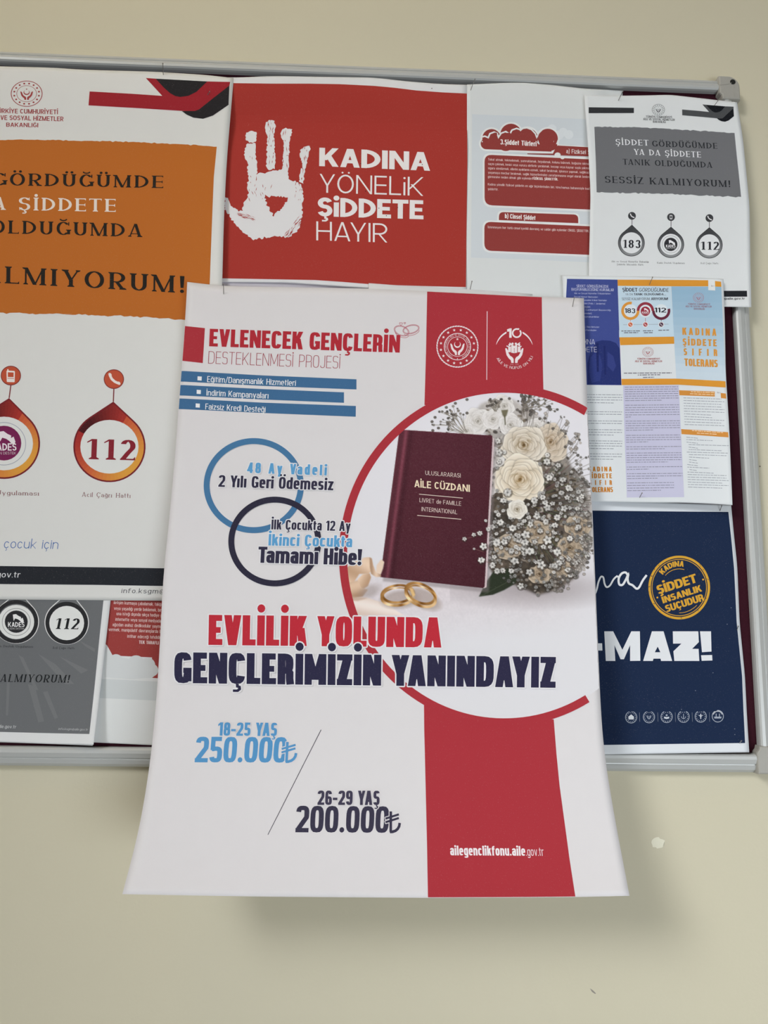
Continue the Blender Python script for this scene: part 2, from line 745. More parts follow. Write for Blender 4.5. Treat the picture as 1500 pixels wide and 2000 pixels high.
        g.P(g.arc(w/2, .25+B/2, w/2-o, .25, 80, -165))
    elif ch == '4':
        w = W*1.02
        g.V(w*.70, 0, 1, 1, 0)
        g.H(.24, 0, w)
        g.D(wx*.5, .22, w*.70-wx*.05, 1, wx*.95)
    elif ch == '5':
        w = W*.95
        g.r(o*.3, 1-wy, w-o*.5, 1)
        g.r(o*.3, .48, o*.3+wx*.92, 1)
        g.P([(o*.9, .52)]+g.arc(w/2, .31, w/2-o, .31-B, 120, -165))
    elif ch in '69':
        w = W*.97
        f = 1 if ch == '6' else -1
        h0 = .60
        P1 = g.arc(w/2, h0/2, w/2-o, h0/2-B, 0, 360)[:-1]
        P2 = g.arc(w/2, .55, w/2-o, .45-B, 22, 180)+[(o, .3)]
        if ch == '9':
            P1 = [(w-x, 1-y) for x, y in P1]
            P2 = [(w-x, 1-y) for x, y in P2]
        g.P(P1, True)
        g.P(P2)
    elif ch == '8':
        w = W*.98
        oval(o*1.15, w-o*1.15, .5+.0, T)
        oval(o, w-o, B, .5+wy*.15)
    elif ch == 'a':
        w = X*.94
        g.V(w-o, 0, xh*.62, 1 if not sf else 0, 0)
        g.P(g.arc(w/2, xh-.26, w/2-o, .26-B, 168, 0)+[(w-o, xh*.5)])
        g.P([(w-o, xh*.56), (w*.55, xh*.56)]+g.arc(w*.5, xh*.28+B*.5, w*.5-o, xh*.28-B*.5, 100, 270)+[(w*.6, B), (w-o, xh*.18)])
    elif ch in 'bdpqg':
        w = X
        left = ch in 'bp'
        oval(o, w-o, B, xT)
        x = o if left else w-o
        if ch in 'bd':
            g.V(x, 0, 1.0, 0, 0)
        elif ch in 'pq':
            g.V(x, -.26, xh, 1, 0)
        else:
            g.P([(x, xh), (x, 0)]+g.arc(w/2, -.06, w/2-o, .19-B, 0, -165))
    elif ch == 'c':
        w = X*.92
        g.P(g.arc(w/2, xh/2, w/2-o, xh/2-B, 34, 326))
    elif ch == 'e':
        w = X*.98
        g.P([(w-o, xh*.44)]+g.arc(w/2, xh/2, w/2-o, xh/2-B, 0, 320))
        g.H(xh*.49, o, w-o*.6, wy*.85)
    elif ch == 'f':
        w = X*.74
        x = o+X*.10
        g.P([(x, 0), (x, .74)]+g.arc(w, .74, w-x, .26-B, 180, 92))
        g.H(xT, 0, w*.94)
    elif ch in 'hnmru':
        w = X if ch != 'm' else X*1.62
        if ch == 'r':
            w = X*.64
        if ch == 'u':
            w = X
            g.P([(o, xh)]+g.arc(w/2, xh*.4, w/2-o, xh*.4-B, 180, 360))
            g.V(w-o, 0, xh, 0, 0)
        else:
            g.V(o, 0, 1.0 if ch == 'h' else xh, 1, 0)
            yc = xh*.6

            def arch(x0, x1):
                g.P([(x0, yc*.9)]+g.arc((x0+x1)/2, yc, (x1-x0)/2, xT-yc, 180, 0)+[(x1, yc*.9)])
                g.V(x1, 0, yc, 1, 0)
            if ch == 'm':
                arch(o, w/2)
                arch(w/2, w-o)
            elif ch == 'r':
                g.P([(o, yc*.9)]+g.arc(w*.75+o*.5, yc, w*.75-o*.5, xT-yc, 180, 75))
            else:
                arch(o, w-o)
    elif ch in 'ıl':
        w = wx
        g.V(o, 0, xh if ch == 'ı' else 1.0, 1, 0)
    elif ch == 'j':
        w = wx
        g.V(o, -.2, xh, 0, 0)
    elif ch == 'k':
        w = X*.98
        g.V(o, 0, 1.0, 1, 0)
        g.D(o+wx*.3, xh*.30, w-wx*.55, xh, thin*1.05)
        g.D(w-wx*.5, 0, o+wx*.9, xh*.62, thick*1.0)
    elif ch == 'o':
        w = X
        oval(o, w-o, B, xT)
    elif ch == 's':
        w = X*.9
        sshape(o, w-o, B, xT, xh*.51)
    elif ch == 't':
        w = X*.66
        x = w*.40
        g.P([(x, .93), (x, .2)]+g.arc(x+w*.42, .2, w*.42, .2-B, 180, 262))
        g.H(xT, 0, w*.95)
    elif ch in 'vyw':
        w = X*1.02
        g.D(w/2, 0, wx/2, xh, thick*.96)
        g.D(w/2, 0, w-wx/2, xh, thin*.96)
        if ch == 'y':
            g.D(w/2-(w/2-wx/2)*.36, -.26, w/2, 0, thin*.96)
    elif ch == 'z':
        w = X*.9
        g.H(xT, 0, w)
        g.H(B, 0, w)
        g.D(wx*.6, wy*.5, w-wx*.6, xh-wy*.5, wx*1.1)
    elif ch == '!':
        w = wx*1.05+sf
        x = w/2
        g.q.append([(x-wx*.38, .3), (x+wx*.38, .3), (x+wx*.58, 1), (x-wx*.58, 1)])
        g.dot(x, max(wx*.5, .07), max(wx*.52, .07))
    elif ch in '.':
        w = wx*1.05
        g.dot(w/2, max(wx*.5, .06), max(wx*.5, .06))
    elif ch in ',':
        w = wx*1.05
        g.q.append([(0, -.14), (w*.5, -.1), (w, .14), (w*.2, .14)])
    elif ch == ':':
        w = wx
        g.dot(o, .08, o)
        g.dot(o, xh-.1, o)
    elif ch == '-':
        w = max(W*.5, wx*1.6)
        g.H(.42, 0, w, max(wy, .09))
    elif ch == '/':
        w = W*.7
        g.D(wx*.4, -.08, w-wx*.4, 1.05, wx*.85)
    elif ch in '()':
        w = W*.45
        P1 = [(w*.85, 1.08), (w*.35, .8), (w*.2, .45), (w*.35, .1), (w*.85, -.18)]
        if ch == ')':
            P1 = [(w-x, y) for x, y in P1]
        g.P(P1, wx=wx*.9, wy=wx*.9)
    elif ch == '@':
        w = X*1.5
        g.P(g.arc(w/2, .36, w/2-o, .46, -50, 300), wx=wx*.8, wy=wx*.8)
        g.P(g.arc(w/2, .36, w*.2, .2, 0, 360)[:-1], True, wx*.8, wx*.8)
    elif ch == '₺':
        w = W*1.0
        x = w*.34
        g.P([(x, .82), (x, .06)]+[(x+wx*.1, B*.7)]+g.arc(x, .40, w-x-o, .40-B*.7, -80, -2), wx=wx, wy=wx)
        for y in (.40, .54):
            g.P([(0, y), (w*.86, y+.17)], wx=wx*.75, wy=wx*.75)
    else:
        w = W*.5
    st.cache[ch] = (g.q, w)
    return st.cache[ch]


NOSPACE = {'AV', 'VA', 'AY', 'YA', 'LY', 'TA', 'AT', 'Ta', 'Ya', 'Va', 'LT', 'Yı'}


def layout(s, st):
    x, out = 0.0, []
    for i, c in enumerate(s):
        q, w = glyph(c, st)
        out += [[(x+a, b) for a, b in p] for p in q]
        k = st.sp
        if s[i:i+2] in NOSPACE:
            k -= st.W*.16
        x += w+k
    return out, max(x-k, 1e-3)


HEAVY = St(wx=.205, wy=.165, W=.56, xh=.76, n=3.4, sp=.055, seg=5, space=.26, xw=.52)       # black condensed headlines
BLACK = St(wx=.265, wy=.20, W=.57, xh=.77, n=3.6, sp=.05, seg=5, space=.25, xw=.55)        # the heaviest headlines
BOLD = St(wx=.195, wy=.155, W=.52, xh=.76, n=3.2, sp=.07, seg=4, space=.27, xw=.48)
COND = St(wx=.105, wy=.10, W=.48, xh=.74, n=3.0, sp=.085, seg=3, space=.25, xw=.44)          # condensed text
THIN = St(wx=.048, wy=.045, W=.45, xh=.74, n=3.4, sp=.10, seg=4, space=.26)
GEOB = St(wx=.235, wy=.20, W=.74, xh=.76, n=2.0, sp=.06, seg=6, space=.3)                    # geometric bold
GEOL = St(wx=.088, wy=.085, W=.68, xh=.70, n=2.0, sp=.11, seg=6, space=.3)
SANS = St(wx=.115, wy=.10, W=.66, xh=.72, n=2.2, sp=.12, seg=3, space=.3, xw=.56)
SANSB = St(wx=.19, wy=.155, W=.70, xh=.73, n=2.2, sp=.09, seg=3, space=.3, xw=.60)
LITE = St(wx=.075, wy=.07, W=.66, xh=.68, n=2.1, sp=.13, seg=4, space=.34, xw=.58)
SERF = St(wx=.195, wy=.066, W=.84, xh=.66, n=2.0, sf=.075, sp=.22, seg=5, space=.42, xw=.56)  # old-style capitals
SERD = St(wx=.20, wy=.07, W=.58, xh=.66, n=2.0, sf=.09, sp=.20, seg=6, space=.4, xw=.56)
SERT = St(wx=.125, wy=.07, W=.70, xh=.64, n=2.0, sf=.045, sp=.16, seg=3, space=.42, xw=.52)
BLOCK = St(wx=.40, wy=.34, W=.92, xh=.76, n=3.5, sp=.09, seg=4, space=.3)
STAMP = St(wx=.24, wy=.20, W=.66, xh=.76, n=3.0, sp=.05, seg=4, space=.3)
IMPACT = St(wx=.22, wy=.17, W=.56, xh=.76, n=3.2, sp=.11, seg=3, space=.3)
# ---------------------------------------------------------------- the room: a painted wall
def box_mesh(name, x0, x1, y0, y1, z0, z1, mat, parent=None, org=(0, 0, 0), bevel=0.0):
    bm = bmesh.new()
    bmesh.ops.create_cube(bm, size=1)
    for v in bm.verts:
        v.co = Vector(((v.co.x+.5)*(x1-x0)+x0-org[0], (v.co.y+.5)*(y1-y0)+y0-org[1], (v.co.z+.5)*(z1-z0)+z0-org[2]))
    if bevel:
        bmesh.ops.bevel(bm, geom=bm.edges[:], offset=bevel, segments=2, affect='EDGES')
    me = bpy.data.meshes.new(name)
    bm.to_mesh(me)
    bm.free()
    me.materials.append(mat)
    return link(name, me, parent)


WALLM = add_noise(principled('wall_paint', lin((197, 191, 168))/0.86, 0.65, 0.22), 3.0, 0.025, 4, 0.10, None, 240)
wall = box_mesh('wall_back', -2.4, 2.4, 0.0, 0.12, -0.0, 3.3, WALLM)
wall['kind'] = 'structure'


def wall_mark(name, pts, col):
    bm = bmesh.new()
    vs = [bm.verts.new(Vector(p)+Vector((0, -0.0003, 0))) for p in pt(pts, 0.0)]
    f = bm.faces.new(vs)
    bmesh.ops.triangulate(bm, faces=[f], ngon_method='EAR_CLIP')
    for f in bm.faces:
        f.normal_update()
        if f.normal.y > 0:
            f.normal_flip()
    me = bpy.data.meshes.new(name)
    bm.to_mesh(me)
    bm.free()
    me.materials.append(principled(name, lin(col)/0.8, .5, .3))
    o = link(name, me, wall)
    o['kind'] = 'structure'
    return o


wall_mark('paint_scuff', rough(ell((1285, 1646), 12, 12, 18), 4, 1.6, 4), (214, 211, 190))
wall_mark('scratch', [(1152, 1930), (1158, 1934), (1164, 1940), (1162, 1941), (1156, 1937)], (128, 122, 112))
wall_mark('speck', ell((1484, 911), 1.8, 1.6, 8), (120, 112, 95))

# ---------------------------------------------------------------- the notice board
ALU = add_noise(principled('anodised_aluminium', lin((176, 178, 176))/0.80, 0.42, 0.5, 0.15), 40, 0.03, 3, 0.02, (0.2, 1, 1), 300)
CAPM = add_noise(principled('grey_plastic', lin((152, 150, 143))/0.80, 0.5, 0.4), 90, 0.05, 3, 0.06, None, 700)
FELT = add_noise(principled('maroon_felt', lin((52, 20, 30))/0.80, 0.95, 0.1), 500, 0.30, 4, 0.5, None, 1400)
DARK = principled('dark_hole', lin((40, 40, 38)), 0.7, 0.2)

pw = lambda q, dep: pt([q], dep)[0]
z1 = np.mean([pw(q, .012)[2] for q in ((0, 102.5), (480, 119), (930, 137), (1396, 159.6))])+.0026
z0 = np.mean([pw(q, .012)[2] for q in ((0, 1498), (292, 1498.5), (1188, 1506), (1473, 1512))])
x1 = np.mean([pw(q, .012)[0] for q in ((1439, 205), (1463, 600), (1471, 720))])+.0020
x0 = x1-1.22
RW = 0.0255
PROF = [(0, 0), (0, .006), (.0012, .0100), (.0045, .0132), (.0098, .0152), (.0104, .0143), (.0120, .0143), (.0126, .0160),
        (.0185, .0182), (.0225, .0178), (.0246, .0160), (.0255, .0130), (.0255, .0080)]
board = bpy.data.objects.new('notice_board', None)
board.location = (x0, 0, z0)
COL.objects.link(board)
tag(board, 'maroon felt notice board with a grey aluminium frame fixed to the cream wall', 'notice board')
borg = (x0, 0, z0)
box_mesh('felt_panel', x0+.012, x1-.012, -.008, -.0008, z0+.012, z1-.012, FELT, board, borg)


def rail(name, p, q, inward, k=.94):
    """an aluminium profile run from p to q (x, z of its outer edge)"""
    bm = bmesh.new()
    rows = []
    for e in (p, q):
        rows.append([bm.verts.new((e[0]+inward[0]*u*k-borg[0], -d, e[1]+inward[1]*u*k-borg[2])) for u, d in PROF])
    for i in range(len(PROF)-1):
        bm.faces.new((rows[0][i], rows[0][i+1], rows[1][i+1], rows[1][i]))
    for r in rows:
        bm.faces.new(r)
    bmesh.ops.recalc_face_normals(bm, faces=bm.faces[:])
    me = bpy.data.meshes.new(name)
    bm.to_mesh(me)
    bm.free()
    me.materials.append(ALU)
    return link(name, me, board)


rail('top_rail', (x0, z1), (x1-.029, z1), (0, -1), .82)
rail('bottom_rail', (x0, z0), (x1-.029, z0), (0, 1))
rail('side_rail', (x1, z0+.028), (x1, z1-.034), (-1, 0))
rail('side_rail', (x0, z0+.028), (x0, z1-.034), (1, 0))


def corner_cap(cx, cz, sx, sz, hgt):
    """moulded corner piece; sx, sz point from the outer corner inwards"""
    r = .017
    o = [(.030, 0)]+[(r-r*math.sin(t*PI/16), r-r*math.cos(t*PI/16)) for t in range(9)]+[(0, hgt), (.0262, hgt), (.0272, .0298), (.0305, .0262)]
    bm = bmesh.new()
    pts = [(cx+sx*a-borg[0], cz+sz*b-borg[2]) for a, b in o]
    if sum(p[0]*q[1]-q[0]*p[1] for p, q in zip(pts, pts[1:]+pts[:1])) < 0:
        pts.reverse()
    ctr = np.mean(pts, axis=0)
    rings = []
    for dep, ins in ((0, 0), (.0172, 0), (.0190, .0007), (.0198, .0022)):
        row = []
        for i, q in enumerate(pts):
            p0, p1, p2 = [np.array(pts[j % len(pts)]) for j in (i-1, i, i+1)]
            n1, n2 = [np.array((-(v[1]), v[0]))/np.hypot(*v) for v in (p1-p0, p2-p1)]
            m = (n1+n2)/max(.6, np.linalg.norm(n1+n2)**2/2)
            q = p1+m*ins
            row.append(bm.verts.new((q[0], -dep, q[1])))
        rings.append(row)
    n = len(pts)
    for ra, rb in zip(rings[:-1], rings[1:]):
        for i in range(n):
            bm.faces.new((ra[i], ra[(i+1) % n], rb[(i+1) % n], rb[i]))
    for row in (rings[0], rings[-1]):
        f = bm.faces.new(row)
        f.normal_update()
        bmesh.ops.triangulate(bm, faces=[f], ngon_method='EAR_CLIP')
    bmesh.ops.recalc_face_normals(bm, faces=bm.faces[:])
    me = bpy.data.meshes.new('corner_cap')
    bm.to_mesh(me)
    bm.free()
    me.materials.append(CAPM)
    cap = link('corner_cap', me, board)
    # the screw sunk in the corner, and the moulded ridge that runs to it
    bm = bmesh.new()
    c = Vector((cx+sx*.0105-borg[0], -.0198, cz+sz*.0098-borg[2]))
    for rad, dep, flip in ((.0040, .0004, 0), (.0026, .0007, 1)):
        res = bmesh.ops.create_cone(bm, cap_ends=True, segments=20, radius1=rad, radius2=rad*.9, depth=dep*2)
        for v in res['verts']:
            v.co = Vector((v.co.x, v.co.z, v.co.y))+c
    bmesh.ops.recalc_face_normals(bm, faces=bm.faces[:])
    me = bpy.data.meshes.new('screw_hole')
    bm.to_mesh(me)
    bm.free()
    me.materials.append(DARK)
    link('screw_hole', me, cap)
    cu = []
    for i in range(9):
        t = i/8
        cu.append((cx+sx*(.0295-.017*t)-borg[0], -.0199, cz+sz*(.0150-.0035*t*t)-borg[2]))
    if sz > 0:
        return
    tube('ridge', cu, .0006, CAPM, cap)
    tube('ridge', [(cx+sx*(.009-.0*i)-borg[0], -.0199, cz+sz*(.014+.004*i)-borg[2]) for i in range(6)], .0006, CAPM, cap)


def tube(name, pts, rad, mat, parent=None, n=6):
    bm = bmesh.new()
    P = [Vector(p) for p in pts]
    rows = []
    for i, p in enumerate(P):
        d = (P[min(i+1, len(P)-1)]-P[max(i-1, 0)]).normalized()
        a = d.orthogonal().normalized()
        b = d.cross(a)
        rows.append([bm.verts.new(p+(a*math.cos(2*PI*k/n)+b*math.sin(2*PI*k/n))*rad) for k in range(n)])
    for i in range(len(rows)-1):
        for k in range(n):
            bm.faces.new((rows[i][k], rows[i][(k+1) % n], rows[i+1][(k+1) % n], rows[i+1][k]))
    bm.faces.new(rows[0])
    bm.faces.new(rows[-1])
    bmesh.ops.recalc_face_normals(bm, faces=bm.faces[:])
    me = bpy.data.meshes.new(name)
    bm.to_mesh(me)
    bm.free()
    me.materials.append(mat)
    return link(name, me, parent)


for cx, cz, sx, sz, hg in ((x1, z1, -1, -1, .0365), (x1, z0, -1, 1, .034), (x0, z1, 1, -1, .0365), (x0, z0, 1, 1, .034)):
    corner_cap(cx, cz, sx, sz, hg)

# ---------------------------------------------------------------- drawings shared by several sheets
HAND = [(.05, -.78), (.05, -.50), (.14, -.36), (.30, -.26), (.42, -.06), (.46, .12), (.58, .30), (.66, .26), (.62, .02), (.56, -.22),
        (.40, -.46), (.26, -.58), (.22, -.78)]


def hands(pr, c, r, col, up=0.0):
    for s in (-1, 1):
        pr.poly([(c[0]+s*x*r, c[1]-y*r) for x, y in HAND], col, up)


def star(c, r, n=5, rot=-90):
    return [(c[0]+(r if i % 2 == 0 else r*.42)*math.cos(math.radians(rot+i*180/n)),
             c[1]+(r if i % 2 == 0 else r*.42)*math.sin(math.radians(rot+i*180/n))) for i in range(2*n)]


def crescent(pr, c, r, col, up=0.0):
    a = [(c[0]+r*math.cos(math.radians(t)), c[1]-r*math.sin(math.radians(t))) for t in range(130, 411, 14)]
    b = [(c[0]+r*.78*math.cos(math.radians(t)), c[1]-r*.22-r*.80*math.sin(math.radians(t))) for t in range(405, 134, -14)]
    pr.poly(a+b, col, up)


def emblem(pr, c, rx, ry, col, small=True, up=0.0):
    k = ry/rx
    sq = Print(pr.s, 'x')
    sq.ring((0, 0), rx, rx, rx*(.05 if small else .02), col, n=60)
    for i in range(16):
        t = 2*PI*i/16+.2
        q = (rx*.81*math.cos(t), rx*.81*math.sin(t))
        sq.poly(star(q, rx*.075) if not small else ell(q, rx*.07, rx*.07, 6), col)
    sq.ring((0, 0), rx*.64, rx*.64, rx*.03, col, n=36)
    if not small:
        sq.ring((0, 0), rx*.47, rx*.47, rx*.022, col, n=36)
    hands(sq, (0, 0), rx*.62 if small else rx*.52, col)
    crescent(sq, (0, -rx*.10), rx*(.20 if small else .16), col)
    sq.poly(star((0, -rx*.36), rx*.07), col)
    for p, cl_, u in sq.f:
        pr.f.append(([(c[0]+x, c[1]+y*k) for x, y in p], cl_, up+u))


def arc_text(pr, s, c, r, h, st, col, a0, a1, inward=False, k=1.0, up=0.0):
    """letters round a circle: angles in degrees from a0 (start) to a1, anticlockwise seen as positive"""
    quads, width = layout(s, st)
    for q in quads:
        o = []
        for x, y in q:
            t = math.radians(a0+(a1-a0)*x/width)
            rr = r+(y*h if not inward else -y*h)
            o.append((c[0]+rr*math.cos(t), c[1]-rr*math.sin(t)*k))
        pr.f.append((o, col, up))


def drop_poly(apex, c, rx, ry, n=40):
    """a circle drawn out to a point"""
    ax, ay = (apex[0]-c[0])/rx, (apex[1]-c[1])/ry
    d = math.hypot(ax, ay)
    base = math.atan2(ay, ax)
    al = math.acos(min(1, 1/d))
    pts = [apex]
    for i in range(n+1):
        t = base+al+(2*PI-2*al)*i/n
        pts.append((c[0]+rx*math.cos(t), c[1]+ry*math.sin(t)))
    return pts


def mixc(a, b, t):
    t = max(0, min(1, t))
    return tuple(a[i]+(b[i]-a[i])*t for i in range(3))


def drop(pr, apex, c, rx, ry, rin, colf, edge, white):
    """droplet badge: outline, shaded body, white disc"""
    L1 = LAYER*.35
    out = drop_poly(apex, c, rx, ry)
    pr.poly(out, edge)
    ins = drop_poly((apex[0], apex[1]+ry*.05), c, rx*.955, ry*.955)
    fine = []
    for p0, p1 in zip(ins, ins[1:]+ins[:1]):
        k = max(1, int(math.hypot(p1[0]-p0[0], p1[1]-p0[1])/(rx*.12)))
        fine += [(p0[0]+(p1[0]-p0[0])*j/k, p0[1]+(p1[1]-p0[1])*j/k) for j in range(k)]
    ins = fine
    n = len(ins)
    for i in range(n):
        j = (i+1) % n
        m = ((ins[i][0]+ins[j][0])/2-c[0], (ins[i][1]+ins[j][1])/2-c[1])
        pr.poly([ins[i], ins[j], (c[0]+(ins[j][0]-c[0])*.5, c[1]+(ins[j][1]-c[1])*.5), (c[0]+(ins[i][0]-c[0])*.5, c[1]+(ins[i][1]-c[1])*.5)],
                colf(math.degrees(math.atan2(-m[1], m[0]))), L1)
    pr.ellipse(c, rin[0], rin[1], white, 2*L1, 36)


def handset(pr, c, r, col, up):
    pr.stroke([(c[0]-r*.42, c[1]-r*.42), (c[0]-r*.22, c[1]-r*.02), (c[0]+r*.08, c[1]+r*.25), (c[0]+r*.44, c[1]+r*.42)], r*.26, col, up=up)
    for a, b in ((-.44, -.46), (.46, .42)):
        pr.ellipse((c[0]+r*(a+.05), c[1]+r*b), r*.20, r*.15, col, up, 10, 45)


def kades_mark(pr, c, r, white, up, bold=True):
    """clasped hands over the word on a round app badge"""
    P = lambda l: [(c[0]+x*r, c[1]-y*r) for x, y in l]
    pr.poly(P([(-.30, .62), (-.02, .66), (.20, .50), (.42, .40), (.40, .26), (.56, .34), (.66, .05), (.60, -.12), (.44, -.06), (.30, .10),
               (.12, .22), (-.10, .28), (-.22, .06), (-.26, .30)]), white, up)
    pr.text('KADES', (c[0]-r*.72, c[1]+r*.46), (c[0]+r*.72, c[1]+r*.46), r*.42, SANSB if bold else SANS, white, up=up, upv=(0, -1))
    pr.text('KADIN DESTEK', (c[0]-r*.70, c[1]+r*.68), (c[0]+r*.70, c[1]+r*.68), r*.15, LITE, white, up=up, upv=(0, -1))


def wiggly_lines(pr, rows, h, col, seed, up=0.0):
    """rows of printing far too small to read: word-long dashes"""
    rg = random.Random(seed)
    for (xa, ya), (xb, yb) in rows:
        L = math.hypot(xb-xa, yb-ya)
        x = 0
        while x < L-1:
            wd = min(L-x, rg.uniform(2.2, 9.5))
            t0, t1 = x/L, (x+wd)/L
            p, q = (xa+(xb-xa)*t0, ya+(yb-ya)*t0), (xa+(xb-xa)*t1, ya+(yb-ya)*t1)
            pr.poly([(p[0], p[1]-h), (q[0], q[1]-h), q, p], col, up)
            x += wd+rg.uniform(1.0, 1.5)
# ---------------------------------------------------------------- sheets pinned to the board
def sm(t):
    t = np.clip(t, 0, 1)
    return t*t*(3-2*t)


WHITE = (206, 206, 206)
CW = (208, 211, 213)

# -- a sheet strip between two posters, with shade put into its lavender colour
s = Sheet('paper_sheet', 'paper strip with shade painted in as lavender between the red poster and the large wedding poster', 'paper',
          [(405, 500), (735, 505)], [(405, 640), (735, 645)], [(405, 500), (405, 640)], [(735, 505), (735, 645)],
          lambda a, b: .0096+0*a, (190, 186, 194), (8, 8))

# -- information sheet "3. Şiddet Türleri"
z = Z(900, 130, 5.0)
s = Sheet('information_sheet', 'white information sheet with red text boxes and a red cloud heading', 'poster',
          [(912, 165), (945, 163.5), (980, 162), (1020, 161.4), (1080, 166), (1140, 173), (1216, 177)], [(908, 600), (1212, 612)],
          [(912, 165), (912, 300), (909, 450), (908, 600)], [(1216, 177), (1214, 400), (1212, 612)],
          lambda a, b: .0100+.0098*(1-sm((b-.03)/.24))*(1-sm((a-.80)/.14))+.0006*np.sin(a*7+1)*(1-b)+.0014*a*b, (204, 207, 207))
RB = (136, 59, 56)
p = Print(s, 'printed_panel', 1)
p.poly(z([(110, 465), (660, 487), (1280, 516), (1262, 1912), (660, 1885), (100, 1865)]), (196, 202, 206))
p.done()
p = Print(s, 'cloud_heading', 2)
for x, y, r in ((890, 610, 45), (1000, 640, 42), (1055, 665, 44), (960, 670, 45)):
    p.ellipse(z((x, y)), r/5, r/5, (206, 211, 214))
red = [(250, 752, 56), (300, 700, 90), (335, 735, 75), (440, 740, 85), (490, 662, 104), (560, 715, 85), (650, 705, 104), (850, 705, 98), (880, 760, 62)]
for x, y, r in red:
    p.ellipse(z((x, y)), (r+17)/5, (r+17)/5, (214, 216, 216), LAYER*.5)
p.poly(z([(250, 715), (900, 730), (905, 850), (860, 850), (240, 825)]), (214, 216, 216), LAYER*.5)
for x, y, r in red:
    p.ellipse(z((x, y)), r/5, r/5, RB, LAYER)
p.poly(z([(250, 740), (900, 750), (885, 831), (250, 808)]), RB, LAYER)
p.stroke(z([(196, 690), (235, 680), (268, 694), (284, 655), (325, 640), (356, 654), (368, 690), (395, 650), (440, 635), (478, 660), (500, 620), (545, 604), (592, 620)]), 3.0, (214, 216, 216), up=LAYER*1.5)
p.stroke(z([(578, 628), (606, 604), (645, 598), (690, 615), (728, 655), (741, 692), (760, 650), (790, 622)]), 2.6, (214, 216, 216), up=LAYER*1.5)
p.text('3.Şiddet Türleri', z((385, 758)), z((740, 779)), 9.6, BOLD, (222, 216, 214), up=2*LAYER)
p.done()
p = Print(s, 'section_box', 2)
p.poly(z([(940, 762), (1270, 782), (1270, 880), (930, 862)]), (214, 216, 216))
p.poly(z([(935, 770), (1270, 789), (1270, 878), (650, 856), (650, 848), (900, 850)]), RB, LAYER*.5)


def rrect(c, r, k=5):
    """quadrilateral (four corners in order) with rounded corners"""
    out = []
    n = len(c)
    for i in range(n):
        p0, p1, p2 = [np.array(c[j % n], float) for j in (i-1, i, i+1)]
        rr = r[i] if isinstance(r, (list, tuple)) else r
        if rr <= 0:
            out.append(tuple(p1))
            continue
        a = p1+(p0-p1)/np.hypot(*(p0-p1))*rr
        b = p1+(p2-p1)/np.hypot(*(p2-p1))*rr
        for j in range(k+1):
            t = j/k
            out.append(tuple((1-t)**2*a+2*t*(1-t)*p1+t*t*b))
    return out


p.poly(rrect(z([(215, 842), (1290, 889), (1290, 1418), (215, 1370)]), [16, 0, 0, 16]), (214, 216, 216), LAYER*.2)
p.poly(rrect(z([(232, 860), (1290, 907), (1290, 1398), (232, 1352)]), [14, 0, 0, 15]), RB, LAYER)
for x, y, r in ((945, 863, 30), (993, 889, 20)):
    p.ellipse(z((x, y)), r/5, r*.8/5, (216, 218, 218), LAYER*1.4)
p.text('a) Fiziksel Ş', z((1030, 846)), z((1262, 858)), 8.4, COND, (222, 216, 214), up=LAYER*1.4)
SM = COND
for y, x0_, x1_, t in ((917, 266, 1250, 'Tokat atmak, tekmelemek, yumruklamak, hırpalamak, kolunu bükmek, boğazını sıkma'),
                       (960, 266, 1252, 'saçını çekmek, kesici veya vurucu aletlerle yaralamak, kezzap veya kaynar suyla yakma'),
                       (1002, 266, 1252, 'sigara söndürmek, ellerini ayaklarını ezmek, sakat bırakmak, işkence yapmak, sağlıksız'),
                       (1045, 266, 1255, 'yaşamaya mecbur bırakmak, sağlık hizmetlerinden yararlanmasına engel olarak beden'),
                       (1086, 264, 694, 'görmesine neden olmak gibi eylemler'),
                       (1160, 264, 1256, 'Kadına yönelik fiziksel şiddetin en ağır biçimlerinden biri, töre/namus bahanesiyle kad'),
                       (1206, 264, 366, 'şiddettir.')):
    k = .044
    p.text(t, z((x0_, y)), z((x1_, y+(x1_-x0_)*k)), 4.6, SM, (214, 190, 188), up=LAYER*1.4)
p.text('FİZİKSEL ŞİDDETTİR.', z((700, 1104)), z((950, 1113)), 4.8, BOLD, (220, 208, 206), up=LAYER*1.4)
p.done()
p = Print(s, 'section_box', 2)
p.poly(rrect(z([(357, 1404), (1162, 1432), (1162, 1560), (355, 1520)]), [11, 11, 0, 0]), (214, 216, 216))
p.poly(rrect(z([(374, 1420), (1147, 1446), (1147, 1530), (372, 1499)]), [9, 9, 0, 0]), RB, LAYER*.5)
p.poly(rrect(z([(212, 1498), (1290, 1545), (1290, 1860), (212, 1815)]), [16, 0, 0, 16]), (214, 216, 216), LAYER*.2)
p.poly(rrect(z([(230, 1515), (1290, 1561), (1290, 1840), (230, 1797)]), [13, 0, 0, 14]), RB, LAYER)
p.text('b) Cinsel Şiddet', z((430, 1480)), z((730, 1500)), 8.8, BOLD, (222, 216, 214), up=LAYER*1.4)
p.text('İstenmeyen her türlü cinsel içerikli davranış ve saldırı gibi eylemler CİNSEL ŞİDDETTİR.', z((264, 1578)), z((1250, 1618)), 4.6, SM, (216, 195, 192), up=LAYER*1.4)
p.done()

